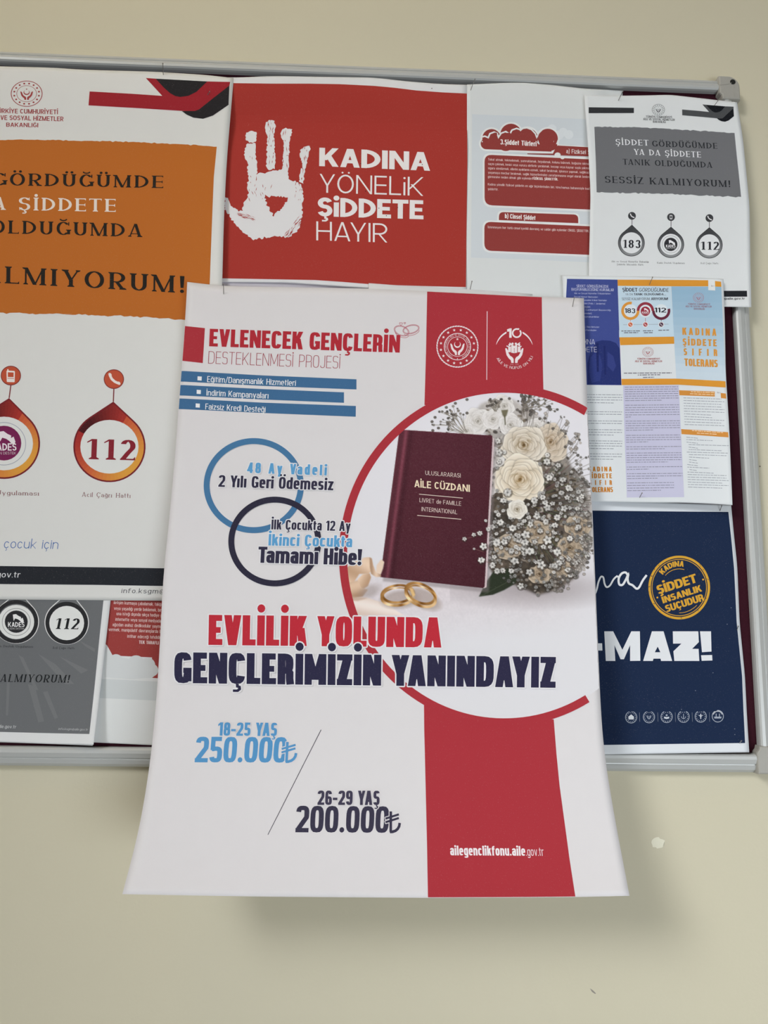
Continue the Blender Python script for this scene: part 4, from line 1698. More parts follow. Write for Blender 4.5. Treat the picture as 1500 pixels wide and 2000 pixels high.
p.poly(z([(262, 600), (300, 560), (330, 590), (345, 660), (330, 760), (270, 780), (250, 700)]), (47, 58, 116), LAYER*.5)
p.poly(z([(380, 560), (420, 590), (440, 660), (420, 700), (380, 660)]), (52, 62, 120), LAYER*.5)
p.poly(z([(300, 500), (318, 500), (320, 700), (306, 700)]), (32, 40, 90), LAYER*.7)
p.poly(z([(352, 520), (366, 520), (372, 720), (358, 720)]), (34, 42, 94), LAYER*.7)
wt = (196, 200, 222)
p.text('ŞİDDET GÖRDÜĞÜNÜZDE', z((165, 111)), z((388, 115)), 5.2, SANS, wt, up=LAYER)
p.text('BAŞVURABİLECEĞİNİZ KURUMLAR', z((130, 134)), z((425, 139)), 5.2, SANS, wt, up=LAYER)
for y, xa, xb, t in ((158, 148, 402, 'Aile ve Sosyal Hizmetler İl Müdürlükleri'), (182, 148, 312, 'Sosyal Hizmet Merkezleri'), (205, 148, 375, 'Şiddetle Mücadele İrtibat Noktaları'),
                     (228, 148, 365, 'Kolluk Birimleri (Polis / Jandarma)'), (250, 148, 260, 'Sağlık Kuruluşları'), (273, 148, 405, 'Adliyeler ( Cumhuriyet Başsavcılığı,'),
                     (296, 148, 270, 'Aile Mahkemeleri)'), (320, 148, 322, 'Valilik / Kaymakamlıklar'), (391, 148, 322, 'Hukuki Yardım / Baro Merkezleri'), (413, 148, 303, 'Sivil Toplum Kuruluşları')):
    p.text(t, z((xa, y)), z((xb, y+3)), 3.2, SANS, (178, 184, 212), up=LAYER)
p.text('KADINA', z((148, 508)), z((293, 509)), 10, LITE, (210, 212, 226), up=LAYER)
p.text('ŞİDDETE', z((148, 562)), z((306, 563)), 10, LITE, (210, 212, 226), up=LAYER)
p.done()
p = Print(s, 'orange_band', 1)
p.poly(z([(450, 58), (820, 59), (1085, 62), (1172, 72), (1175, 108), (1130, 106), (1083, 104), (822, 104), (452, 101)]), OR)
p.poly(z([(1083, 58), (1130, 60), (1132, 134), (1083, 131)]), (212, 214, 214), LAYER*2.5)
p.text('Ek-1', z((1104, 106)), z((1124, 107)), 2.8, SANS, (90, 90, 95), up=LAYER*3)
p.done()
p = Print(s, 'pale_blue_panel', 1)
p.poly(z([(452, 101), (822, 104), (845, 456), (462, 460)]), LB)
dk = (48, 48, 62)
p.text('ŞİDDET', z((485, 141)), z((590, 142)), 7.4, SANSB, dk, up=LAYER)
p.text('GÖRDÜĞÜMDE', z((600, 142)), z((806, 143)), 7.4, SANS, dk, slant=.14, up=LAYER)
p.text('YA DA', z((505, 167)), z((558, 167)), 4.2, SANS, (70, 74, 92), up=LAYER)
p.text('TANIK OLDUĞUMDA...', z((564, 167)), z((788, 167)), 4.2, SANSB, dk, up=LAYER)
p.text('SESSİZ KALMIYORUM,', z((481, 201)), z((678, 200)), 5, SANS, (60, 60, 76), up=LAYER)
p.text('ARIYORUM!', z((685, 200)), z((803, 200)), 5, SANSB, dk, up=LAYER)
for x in (540, 645, 755):
    p.ellipse(z((x, 275)), 13, 13, (206, 214, 220), LAYER*.4)
p.ring(z((540, 275)), 15.2, 15.2, 5.2, (206, 142, 62), 80, 360, up=LAYER)
p.ring(z((645, 275)), 14.4, 14.4, 5.2, (140, 52, 66), 0, 180, up=LAYER)
p.ring(z((755, 275)), 15.2, 15.2, 5.2, (98, 42, 60), 180, 375, up=LAYER)
p.ellipse(z((645, 278)), 10.2, 10.2, (214, 214, 218), LAYER*1.2)
p.ellipse(z((645, 278)), 9.2, 9.2, (142, 40, 58), LAYER*1.5)
kades_mark(p, z((645, 278)), 9.4, (218, 206, 210), LAYER*2)
p.text('183', z((502, 290)), z((574, 291)), 9.2, SANSB, (40, 40, 50), up=LAYER*1.5)
p.text('112', z((710, 286)), z((790, 287)), 9.2, SANSB, (40, 40, 50), up=LAYER*1.5)
p.stroke(z([(490, 372), (806, 368)]), .7, (140, 150, 160), up=LAYER*.3)
for x, c in ((540, (190, 100, 70)), (645, (165, 66, 70)), (755, (80, 56, 76))):
    p.stroke(z([(x, 325), (x, 358)]), .8, c, up=LAYER*.4)
    p.ellipse(z((x, 371)), 5.6, 5.6, (214, 216, 218), LAYER*.6)
    p.ellipse(z((x, 371)), 4.2, 4.2, c, LAYER)
    handset(p, z((x, 371)), 3.6, (222, 216, 216), LAYER*1.5)
wiggly_lines(p, [(z((477, 419)), z((607, 418))), (z((496, 431)), z((594, 430))), (z((628, 418)), z((697, 417))), (z((634, 431)), z((695, 430))), (z((735, 414)), z((810, 412)))], 1.6, (96, 100, 112), 3, LAYER)
p.done()
p = Print(s, 'orange_band', 1)
p.poly(z([(462, 460), (845, 455), (846, 505), (470, 515)]), OR)
p.done()
rc = (150, 66, 70)
p = Print(s, 'ministry_emblem', 1)
emblem(p, z((662, 562)), 10.6, 9.2, rc)
for y, xa, xb, t in ((616, 588, 745, 'TÜRKİYE CUMHURİYETİ'), (633, 572, 762, 'AİLE VE SOSYAL HİZMETLER'), (649, 630, 707, 'BAKANLIĞI')):
    p.text(t, z((xa, y)), z((xb, y)), 3.4, SANSB, rc)
wiggly_lines(p, [(z((495, 713)), z((828, 711))), (z((592, 726)), z((748, 724))), (z((628, 743)), z((705, 741)))], 1.7, (110, 110, 118), 5)
p.done()
p = Print(s, 'sky_blue_panel', 1)
for i in range(12):
    t0, t1 = i/12, (i+1)/12
    E0, E1 = lambda t: (825+35*t, 105+643*t), lambda t: (1174+31*t, 107+658*t)
    p.poly(z([E0(t0), E1(t0), E1(t1), E0(t1)]), mixc((140, 172, 194), (188, 202, 212), (t0*1.15)**1.3))
emblem(p, z((1015, 183)), 10.4, 9.4, (168, 104, 116), up=LAYER)
for y, xa, xb, t in ((234, 942, 1095, 'TÜRKİYE CUMHURİYETİ'), (250, 925, 1108, 'AİLE VE SOSYAL HİZMETLER'), (267, 983, 1058, 'BAKANLIĞI')):
    p.text(t, z((xa, y)), z((xb, y+2)), 3.4, SANSB, (140, 98, 114), up=LAYER)
p.done()
ORT = (202, 140, 62)


def spaced(k):
    return St(wx=.22, wy=.17, W=.52, n=3.2, sp=k, seg=3)


p = Print(s, 'orange_lettering', 3)
for t, a, b, h, k in (('KADINA', (903, 442), (1140, 450), 14.0, .30), ('ŞİDDETE', (905, 515), (1143, 523), 13.4, .19), ('SIFIR', (912, 584), (1147, 591), 13.4, .72), ('TOLERANS', (917, 659), (1150, 669), 14.6, .06)):
    p.text(t, z(a), z(b), h, spaced(k), ORT)
p.done()
p = Print(s, 'orange_band', 2)
p.poly(z([(478, 750), (860, 748), (1040, 757), (1203, 766), (1205, 810), (1040, 800), (870, 790), (480, 793)]), OR)
p.done()
p = Print(s, 'lavender_panel', 1)
p.poly(z([(489, 796), (877, 793), (896, 1180), (915, 1575), (515, 1577), (500, 1180)]), (188, 187, 208))
rows = []
for ya, yb, n, sh in ((806, 900, 7, .7), (932, 1016, 6, .1), (1043, 1107, 5, .5), (1142, 1190, 4, .4), (1222, 1238, 2, .7), (1266, 1330, 5, .75), (1363, 1380, 2, .4), (1410, 1444, 3, .55), (1474, 1528, 4, .6)):
    for i in range(n):
        y = ya+(yb-ya)*i/max(1, n-1)
        xl = 500+(y-800)*.026
        xr = 872+(y-800)*.05
        if i == n-1:
            xr = xl+(xr-xl)*sh
        if ya > 1400 and ya < 1500 and n == 4:
            xr = min(xr, 845)
        rows.append((z((xl, y+4)), z((xr, y+1))))
wiggly_lines(p, rows, 1.25, (132, 132, 150), 6, LAYER)
p.done()
p = Print(s, 'text_column', 1)
rows = []
for ys in ((864, 882, 900, 920), (983, 1000), (1047, 1064), (1108, 1126, 1144), (1186, 1203, 1221, 1239), (1277, 1295, 1313)):
    for i, y in enumerate(ys):
        rows.append((z((160, y-3)), z((483-(60 if i == len(ys)-1 and len(ys) > 2 else 0), y))))
wiggly_lines(p, rows, 1.2, (138, 142, 150), 7)
p.done()
p = Print(s, 'orange_lettering', 1)
for t, a, b, h, k in (('KADINA', (246, 1395), (411, 1396), 9.4, .28), ('ŞİDDETE', (246, 1443), (412, 1443), 9.4, .16), ('SIFIR', (254, 1490), (412, 1490), 9.4, .72), ('TOLERANS', (252, 1540), (419, 1540), 10, .05)):
    p.text(t, z(a), z(b), h, spaced(k), (190, 124, 46))
p.done()
p = Print(s, 'orange_header', 1)
p.poly(z([(879, 829), (1128, 838), (1129, 873), (882, 864)]), (198, 134, 62))
p.poly(z([(1170, 848), (1206, 852), (1209, 888), (1172, 884)]), (198, 134, 62))
wiggly_lines(p, [(z((962, 842)), z((1124, 848))), (z((956, 856)), z((1126, 863)))], 1.5, (222, 196, 160), 3, LAYER*.6)
p.text('Ek-1', z((1146, 850)), z((1168, 852)), 2.8, SANS, (90, 90, 95))
p.done()
p = Print(s, 'orange_header', 1)
p.poly(z([(894, 1100), (1060, 1110), (1222, 1122), (1225, 1158), (1060, 1146), (897, 1135)]), (198, 134, 62))
wiggly_lines(p, [(z((970, 1113)), z((1186, 1127))), (z((1004, 1130)), z((1160, 1140)))], 1.5, (222, 196, 160), 3, LAYER*.6)
p.done()
p = Print(s, 'text_column', 1)
rg = random.Random(11)
rows = []
for i in range(11):
    y = 884+i*18.6
    rows.append((z((910+i*.8, y)), z((rg.choice([1000, 1110, 1160, 1175, 1195]), y+9))))
for i in range(21):
    y = 1158+i*17.4
    ind = rg.choice([0, 0, 14])
    rows.append((z((930+ind+i*.6, y)), z((rg.choice([1010, 1090, 1120, 1180, 1210, 1225]), y+8))))
wiggly_lines(p, rows, 1.15, (146, 150, 158), 12)
p.done()
# ---------------------------------------------------------------- the large wedding poster
PW = (206, 203, 204)


def main_depth(a, b):
    return (.0255+.045*b+.065*b**4+.0012*np.sin(a*6+.6)*np.sin(b*9+.5)*(1-b)+.0004*np.sin(a*17+b*8)*np.exp(-((b-.05)/.12)**2)
            - .004*b**3*np.sin(PI*a))


s = Sheet('wedding_poster', 'large white and red poster with a bouquet picture, lower end curling outwards', 'poster',
          [(365.8, 550.6), (436.6, 559), (720, 563.5), (834.5, 568.5), (1058, 579.6), (1140.4, 582.5)],
          [(239, 1746.3), (350, 1748.5), (500, 1751), (836, 1753.6), (1000, 1753), (1123.6, 1752), (1229.5, 1749.6)],
          [(365.8, 550.6), (361, 636.6), (354, 724.8), (348.4, 800), (343, 880), (332, 1000), (318.5, 1130), (311, 1280), (304, 1388), (292, 1500), (272, 1620), (239, 1746.3)],
          [(1140.4, 582.5), (1144, 700), (1147.7, 799.6), (1157.8, 1011), (1166, 1216.7), (1173, 1380), (1180, 1472), (1199, 1589), (1229.5, 1749.6)],
          main_depth, PW, (60, 90))
MP = s
MR = (160, 50, 58)
z = Z(740, 540, 3.409)
p = Print(s, 'red_band', 1)
p.poly([(834.5, 560), (1058, 571), (1059.5, 680), (1061.5, 770), (1040, 775), (900, 800), (829, 791), (832, 690)], MR)
p.done()
p = Print(s, 'red_band', 1)
p.poly([(828, 1366), (900, 1392), (1000, 1404), (1081.5, 1405), (1086.8, 1472), (1093, 1535), (1102, 1601), (1112, 1675), (1124, 1753), (1124, 1762), (836, 1762), (834, 1650), (830.5, 1500), (828.5, 1420)], MR)
p.done()
# the picture printed in the circle, built up dab by dab on a fine grid of printed dots
QX, QY, QW, QH = 668, 762, 508, 648
YY, XX = np.mgrid[QY:QY+QH, QX:QX+QW].astype(float)
rs = np.random.RandomState(7)


def smooth_noise(cell, seed):
    r = np.random.RandomState(seed)
    g = r.rand(QH//cell+3, QW//cell+3)
    yi, xi = np.arange(QH)/cell, np.arange(QW)/cell
    y0, x0_ = yi.astype(int), xi.astype(int)
    fy, fx = (yi-y0)[:, None], (xi-x0_)[None]
    fy, fx = fy*fy*(3-2*fy), fx*fx*(3-2*fx)
    return (g[y0][:, x0_]*(1-fy)*(1-fx)+g[y0+1][:, x0_]*fy*(1-fx)+g[y0][:, x0_+1]*(1-fy)*fx+g[y0+1][:, x0_+1]*fy*fx)


IMG = np.zeros((QH, QW, 3))
ty = np.clip((YY-762)/640, 0, 1)[..., None]
IMG[:] = np.array((214, 212, 217))*(1-ty)+np.array((207, 206, 209))*ty
tab = np.clip((YY+.06*(XX-740)-1095)/70, 0, 1)*np.clip((1265-YY-.06*(XX-740))/110, 0, 1)*np.clip((1185-XX)/130, .3, 1)
tex = (smooth_noise(3, 1)-.5)*.7+(smooth_noise(9, 2)-.5)*.5
IMG = IMG*(1-tab[..., None])+(np.array((203, 194, 197))[None, None]+tex[..., None]*14)*tab[..., None]


def box_of(x0_, y0_, x1_, y1_):
    a, b = max(0, int(math.floor(x0_-QX))), min(QW, int(math.ceil(x1_-QX))+1)
    c, d = max(0, int(math.floor(y0_-QY))), min(QH, int(math.ceil(y1_-QY))+1)
    return (slice(c, d), slice(a, b)) if a < b and c < d else None


def put(sl, m, col):
    IMG[sl] = IMG[sl]*(1-m[..., None])+np.asarray(col, float)*m[..., None]


def disc(cx, cy, r, col, al=1.0, soft=1.0, ry=None, rot=0.0, edge=None, power=2.0):
    """soft-edged dab; with edge it shades from col in the middle to edge at the rim"""
    ry = ry or r
    R_ = max(r, ry)+soft+1
    sl = box_of(cx-R_, cy-R_, cx+R_, cy+R_)
    if sl is None:
        return
    dx, dy = XX[sl]-cx, YY[sl]-cy
    c, s_ = math.cos(rot), math.sin(rot)
    u, v = (dx*c+dy*s_)/r, (-dx*s_+dy*c)/ry
    d = np.sqrt(u*u+v*v)
    m = np.clip((1-d)*min(r, ry)/soft+.5, 0, 1)*al
    if edge is not None:
        t = np.clip(d, 0, 1)[..., None]**power
        col = np.asarray(col, float)*(1-t)+np.asarray(edge, float)*t
    put(sl, m, col)


def pmask(pts):
    P = np.array(pts, float)
    sl = box_of(P[:, 0].min()-1, P[:, 1].min()-1, P[:, 0].max()+1, P[:, 1].max()+1)
    x, y = XX[sl], YY[sl]
    acc = np.zeros(x.shape)
    for ox in (-.33, 0, .33):
        for oy in (-.33, 0, .33):
            ins = np.zeros(x.shape, bool)
            n = len(P)
            for i in range(n):
                (xa, ya), (xb, yb) = P[i], P[(i+1) % n]
                if ya == yb:
                    continue
                cr = ((ya > y+oy) != (yb > y+oy)) & (x+ox < (xb-xa)*(y+oy-ya)/(yb-ya)+xa)
                ins ^= cr
            acc += ins
    return sl, acc/9


def area(pts, col, al=1.0, blur=0):
    sl, m = pmask(pts)
    for _ in range(blur):
        q = np.pad(m, 1, mode='edge')
        m = (q[:-2, 1:-1]+q[2:, 1:-1]+q[1:-1, :-2]+q[1:-1, 2:]+q[1:-1, 1:-1])/5
    c = col(XX[sl], YY[sl]) if callable(col) else col
    put(sl, m*al, c)


def line(x0_, y0_, x1_, y1_, wd, col, al=1.0):
    sl = box_of(min(x0_, x1_)-wd-1, min(y0_, y1_)-wd-1, max(x0_, x1_)+wd+1, max(y0_, y1_)+wd+1)
    if sl is None:
        return
    dx, dy = x1_-x0_, y1_-y0_
    L2 = dx*dx+dy*dy+1e-9
    t = np.clip(((XX[sl]-x0_)*dx+(YY[sl]-y0_)*dy)/L2, 0, 1)
    d = np.hypot(XX[sl]-x0_-t*dx, YY[sl]-y0_-t*dy)
    put(sl, np.clip(wd/2-d+.5, 0, 1)*al, col)


q = Z(640, 740, 2.727)
BQ = q([(770, 190), (820, 130), (900, 105), (990, 110), (1080, 170), (1150, 215), (1215, 300), (1262, 380), (1300, 470), (1370, 530), (1400, 640), (1412, 760), (1405, 880),
        (1380, 980), (1320, 1060), (1230, 1120), (1120, 1150), (1030, 1110), (960, 1080), (880, 1040), (835, 960), (840, 600), (860, 330)])
# shadow on the table, then the dark heart of the bouquet
disc(1040, 1150, 120, (150, 142, 144), .8, 40, 26)
sl, bm_ = pmask(BQ)
for _ in range(14):
    e = np.pad(bm_, 1, mode='edge')
    bm_ = (e[:-2, 1:-1]+e[2:, 1:-1]+e[1:-1, :-2]+e[1:-1, 2:]+e[1:-1, 1:-1])/5
deep = np.clip((YY[sl]-820)/130, .12, 1)*np.clip((1182-XX[sl])/95, .30, 1)
nz = smooth_noise(13, 5)[sl]*.6+smooth_noise(5, 6)[sl]*.4
base = np.array((26, 23, 20))[None, None]+nz[..., None]*np.array((64, 55, 46))
lt = np.array((176, 170, 166))[None, None]+nz[..., None]*30
put(sl, bm_*.94, base*deep[..., None]+lt*(1-deep[..., None]))
PB = np.array(BQ)


def inside(x, y):
    ins = False
    n = len(PB)
    for i in range(n):
        (xa, ya), (xb, yb) = PB[i], PB[(i+1) % n]
        if (ya > y) != (yb > y) and x < (xb-xa)*(y-ya)/(yb-ya)+xa:
            ins = not ins
    return ins


# stems fanning out
for _ in range(330):
    t = rs.uniform(-1.35, 1.25)
    l0, l1 = rs.uniform(30, 110), rs.uniform(90, 185)
    cx, cy = 1010, 985
    x0_, y0_, x1_, y1_ = cx+l0*math.cos(t), cy+l0*math.sin(t)*1.05, cx+l1*math.cos(t+rs.uniform(-.12, .12)), cy+l1*math.sin(t)*1.05
    if inside(x1_, y1_) and inside(x0_, y0_):
        line(x0_, y0_, x1_, y1_, rs.uniform(.7, 1.5), (70+rs.randint(40), 66+rs.randint(34), 58+rs.randint(26)), .75)
for _ in range(650):
    x, y = rs.uniform(940, 1165), rs.uniform(800, 1165)
    if inside(x, y):
        v = rs.choice([0, 1, 2, 3], p=[.48, .22, .18, .12])
        c_ = ((50, 45, 40), (112, 100, 86), (152, 142, 132), (188, 180, 172))[v]
        disc(x, y, rs.uniform(1.5, 5), c_, .75, 1.6, rs.uniform(1.5, 4), rs.uniform(0, 3))


def rose(cx, cy, R_, hi, lo, core, seed, squash=.95, turn=0.0):
    """petals from the rim inwards, each shaded into the fold it grows from and light along its lip"""
    r = np.random.RandomState(seed)
    hi, lo, core = [np.array(v, float) for v in (hi, lo, core)]
    k = 0
    rows = ((.60, 5, .50), (.50, 5, .46), (.40, 5, .40), (.31, 4, .34), (.23, 4, .27), (.16, 3, .21), (.10, 3, .15), (.05, 2, .10))
    for fr, n, pr_ in rows:
        a0 = turn+k*.83
        g = k/(len(rows)-1.0)
        fold = lo*(1-g)+core*g
        lip = hi*(1-.30*g)+lo*.30*g
        for i in range(n):
            a = a0+2*PI*i/n+r.uniform(-.22, .22)
            f = fr*r.uniform(.90, 1.10)
            pr2 = pr_*r.uniform(.90, 1.10)*R_
            x, y = cx+R_*f*math.cos(a), cy+R_*f*math.sin(a)*squash
            sl_ = box_of(x-pr2*1.5-3, y-pr2*1.5-3, x+pr2*1.5+3, y+pr2*1.5+3)
            if sl_ is None:
                continue
            dx, dy = XX[sl_]-x, (YY[sl_]-y)/squash
            u, v = (dx*math.cos(a)+dy*math.sin(a))/pr2, (-dx*math.sin(a)+dy*math.cos(a))/(pr2*1.12)
            d = np.sqrt(u*u+v*v)*(1+.05*np.sin(5*np.arctan2(v, u)+seed+i))
            # the crease the petal leaves on those behind it
            put(sl_, np.clip((1.16-d)*pr2/3.2, 0, 1)*(.20+.34*g), fold*.62)
            m = np.clip((1-d)*pr2/1.1+.5, 0, 1)
            t = np.clip(u*.5+.52, 0, 1)
            t = t**1.5
            c_ = fold*(1-t[..., None])+lip*t[..., None]
            rim = np.clip(1-np.abs(d-.955)/.05, 0, 1)*np.clip(u+.25, 0, 1)
            c_ = c_*(1-rim[..., None]*.7)+hi*1.02*rim[..., None]*.7
            vein = .012*np.sin(v*11+i)*(1-np.abs(u).clip(0, 1))
            put(sl_, m, np.clip(c_*(1+vein[..., None]), 0, 255))
        k += 1
    disc(cx, cy, R_*.07, core*.74, .9, 1.5)
    for i in range(16):
        t0 = turn+i*.62
        rr = R_*(.04+.016*i)
        line(cx+rr*math.cos(t0), cy+rr*math.sin(t0)*squash, cx+(rr+R_*.012)*math.cos(t0+.55), cy+(rr+R_*.012)*math.sin(t0+.55)*squash, 1.0, core*.80, .55)


# pale flowers at the back, then the cream roses
for zx, zy, R_, sd in ((940, 145, 21, 3), (800, 225, 25, 4), (880, 215, 20, 5), (975, 245, 22, 6), (740, 278, 16, 9), (1110, 255, 18, 10), (890, 420, 20, 12), (880, 560, 20, 13)):
    x, y = q((zx, zy))
    rose(x, y, R_, (220, 217, 215), (190, 184, 178), (170, 162, 150), sd, .95, sd)
x, y = q((940, 172))
area([(x-6, y-2), (x+8, y-3), (x+5, y+8), (x+1, y+13), (x-3, y+8)], (98, 92, 70), .9, 1)
line(x+1, y+8, x+2, y+26, 2.2, (92, 88, 68))
area(q([(805, 1160), (842, 1085), (880, 1030), (960, 1010), (1010, 1050), (1000, 1090), (940, 1125), (880, 1150)]), (44, 50, 38), 1, 1)
line(*q((815, 1157)), *q((1000, 1060)), 1.2, (70, 76, 58), .8)
for zx, zy, R_, sd in ((960, 895, 27, 21), (1122, 818, 26, 22), (1330, 790, 24, 23), (1290, 900, 24, 24), (1130, 1040, 22, 25), (1240, 1010, 20, 26)):
    x, y = q((zx, zy))
    rose(x, y, R_, (188, 172, 152), (120, 102, 82), (88, 70, 50), sd, .85, sd)
x, y = q((1185, 330))
rose(x+1, y+2, 33, (208, 197, 182), (168, 150, 128), (140, 112, 80), 31, 1.1, 1.0)
x, y = q((1045, 352))
rose(x, y, 42, (218, 211, 200), (178, 164, 142), (126, 98, 62), 32, .88, .3)
x, y = q((1025, 535))
rose(x, y, 47, (224, 216, 202), (188, 172, 146), (150, 118, 76), 33, .94, .8)


def floret(x, y, r, br, seed):
    g = np.random.RandomState(seed)
    c_ = np.array((1.0, .985, .965))*br
    disc(x+.6, y+1.2, r*1.12, (48, 42, 37), .5, 1.8)
    n = g.randint(5, 8)
    tilt = g.uniform(.62, 1.0)
    a0 = g.uniform(0, 1)
    for i in range(n):
        a = a0+2*PI*i/n
        disc(x+r*.56*math.cos(a)*g.uniform(.8, 1.1), y+r*.56*math.sin(a)*tilt, r*g.uniform(.34, .50), c_*g.uniform(.84, 1.0), .97, 1.1, r*g.uniform(.26, .36), a)
    disc(x, y, r*.26, c_*.50, .75, 1.0)


def bud(x, y, r, c_):
    disc(x, y, r, c_, .95, .9, r*.9, 0, np.array(c_)*.62, 2.4)


for i in range(560):
    x, y = rs.uniform(942, 1168), rs.uniform(905, 1170)
    if not inside(x, y) or math.hypot(x-1016, y-936) < 47:
        continue
    br = 118+106*rs.rand()
    floret(x, y, rs.uniform(1.8, 4.6), br*(.78 if y > 1100 else 1), 100+i)
for i in range(120):
    x, y = rs.uniform(955, 1162), rs.uniform(880, 1130)
    if not inside(x, y) or math.hypot(x-1016, y-936) < 52:
        continue
    floret(x, y, rs.uniform(4.0, 7.0), rs.uniform(188, 226), 900+i)
for zx, zy, r in ((1100, 648, 8), (1145, 630, 7), (1168, 440, 8), (1228, 460, 7), (1180, 525, 8), (905, 330, 7), (912, 392, 8), (912, 440, 6), (1170, 685, 8), (1115, 730, 8), (1222, 738, 8), (920, 765, 8),
                  (985, 795, 9), (875, 788, 7), (1055, 830, 10), (1170, 858, 10), (1075, 918, 11), (1222, 922, 9), (998, 970, 10), (1138, 992, 10), (878, 992, 7), (1028, 1102, 8), (1080, 775, 7), (1260, 690, 8),
                  (1050, 870, 9), (1290, 850, 7), (900, 872, 9), (940, 868, 8), (1075, 1030, 9), (1210, 995, 8), (978, 1022, 7), (1330, 690, 6), (958, 605, 9), (1170, 405, 6)):
    x, y = q((zx, zy))
    floret(x, y, r*.92, rs.uniform(208, 226), int(zx*3+zy))
x, y = q((1010, 695))
rose(x, y, 19, (224, 220, 212), (178, 170, 156), (140, 122, 96), 41, .95, .2)
# loose sprays of buds at the rim
for i in range(120):
    t = rs.uniform(-1.5, 1.15)
    k = rs.uniform(.90, 1.06)
    ex, ey = 1010+(152+16*math.sin(t))*k*math.cos(t), 985+(205 if t < 0 else 188)*k*math.sin(t)
    if ex > 1166 or ey > 1176:
        continue
    _q = rs.uniform(-.25, .25)
    line(ex-(ex-1010)*.16+(ey-985)*_q*.12, ey-(ey-985)*.16-(ex-1010)*_q*.12, ex, ey, .9, (96, 88, 80), .7)
    v = rs.randint(88, 200)
    for _b in range(rs.randint(1, 4)):
        bud(ex+rs.normal(0, 3.5), ey+rs.normal(0, 3.5), rs.uniform(1.4, 3.8), (v, v*.95, v*.91))
for i in range(30):                                   # branching sprigs at upper left and right
    root = i % 3
    x0_, y0_ = ((912, 850), (968, 806), (1020, 800))[root]
    t = (rs.uniform(-2.98, -1.7), rs.uniform(-2.3, -1.1), rs.uniform(-1.3, .1))[root]
    l = (rs.uniform(40, 76), rs.uniform(16, 34), rs.uniform(25, 72))[root]
    xm, ym = x0_+.55*l*math.cos(t), y0_+.5*l*math.sin(t)
    line(x0_+.3*(xm-x0_), y0_+.3*(ym-y0_), xm, ym, 1.0, (108, 100, 88), .8)
    for _b in range(rs.randint(3, 6)):
        t2 = t+rs.uniform(-.75, .75)
        l2 = l*rs.uniform(.18, .52)
        x1_, y1_ = xm+l2*math.cos(t2), ym+l2*math.sin(t2)
        line(xm, ym, x1_, y1_, .7, (118, 110, 98), .8)
        v = rs.randint(74, 180)
        bud(x1_, y1_, rs.uniform(1.2, 2.9), (v, v*.94, v*.88))
for zx, zy in ((605, 130), (632, 152), (680, 130), (742, 110), (572, 205), (556, 228), (672, 192), (742, 182), (850, 145), (865, 142), (968, 105), (1036, 120), (1060, 165), (1088, 168), (1130, 212),
               (1158, 210), (1200, 265), (1266, 362), (1340, 508), (1362, 532), (1395, 575), (1410, 915), (1385, 1005), (560, 275), (590, 262), (640, 240), (1010, 165)):
    x, y = q((zx, zy))
    bud(x, y, 3.0, (104, 96, 90))
# the booklet
BK4 = q([(382, 270), (880, 303), (888, 318), (845, 1112), (832, 1116), (280, 1056)])
area([(x+5, y+8) for x, y in BK4], (120, 110, 112), .5, 6)
area(q([(868, 304), (888, 318), (846, 1110), (830, 1116)]), (196, 178, 180))


def cover(x, y):
    left = 780+(y-839)*(-37.5/288)
    t = (x-left)/185
    n_ = (smooth_noise(2, 8)-.5)[(y-QY).astype(int), (x-QX).astype(int)]
    c_ = np.array((80, 40, 49))[None, None]*(1-.10*np.clip((y-900)/240, 0, 1))[..., None]
    g = np.exp(-((t-.075)/.022)**2)*.42-np.exp(-((t-.125)/.03)**2)*.10+np.exp(-((t-.0)/.03)**2)*.10-.10*np.clip(t-.5, 0, 1)
    return np.clip(c_*(1+g)[..., None]+n_[..., None]*7+g[..., None]*14, 0, 255)


area(q([(382, 270), (876, 302), (878, 322), (836, 1108), (826, 1114), (280, 1056)]), cover)
line(*q((382, 271)), *q((876, 303)), 1.0, (112, 62, 72), .6)
for i, (zx, zy, r) in enumerate(((728, 852, 5), (778, 830, 4.6), (810, 822, 5.4), (830, 892, 8), (818, 965, 7.6), (842, 755, 3.4), (856, 800, 5), (780, 905, 2.5))):
    x, y = q((zx, zy))
    if i in (0, 3, 4, 7):
        line(x, y, x+18, y+(-4 if i == 0 else 6), .9, (128, 92, 88), .8)
    floret(x, y, r, 220, 3000+i)
# ribbon and cloth at lower left
def satin(c0, c1, kx, ky, ph):
    def f(x, y):
        t = (.5+.5*np.sin(x*kx+y*ky+ph))[..., None]
        return np.array(c0, float)*(1-t)+np.array(c1, float)*t
    return f


R1 = Z(668, 762, 2.953)
area(R1([(-20, 1060), (20, 1030), (70, 990), (130, 965), (160, 964), (176, 1000), (176, 1040), (150, 1060), (100, 1060), (60, 1120), (30, 1180), (-20, 1200)]), satin((184, 150, 122), (222, 196, 172), .05, -.10, .4), 1, 1)
area(R1([(158, 964), (172, 970), (180, 1010), (196, 1050), (222, 1060), (226, 1076), (196, 1078), (168, 1060), (160, 1020)]), satin((170, 136, 110), (214, 188, 164), .3, 0, 1), 1, 1)
area(R1([(196, 1050), (200, 1010), (226, 975), (244, 990), (236, 1030), (224, 1062)]), (218, 196, 176), 1, 1)
area(R1([(90, 1092), (120, 1062), (160, 1056), (168, 1080), (150, 1130), (120, 1150), (96, 1130)]), satin((176, 142, 114), (226, 200, 174), .09, .05, 2.2), 1, 1)
area(R1([(-20, 1130), (40, 1110), (92, 1096), (110, 1140), (150, 1150), (120, 1190), (60, 1200), (-20, 1200)]), satin((160, 126, 100), (210, 182, 156), .04, .12, 0), 1, 2)
disc(*R1((160, 1160)), 20, (150, 138, 134), .55, 10, 11, -.4)
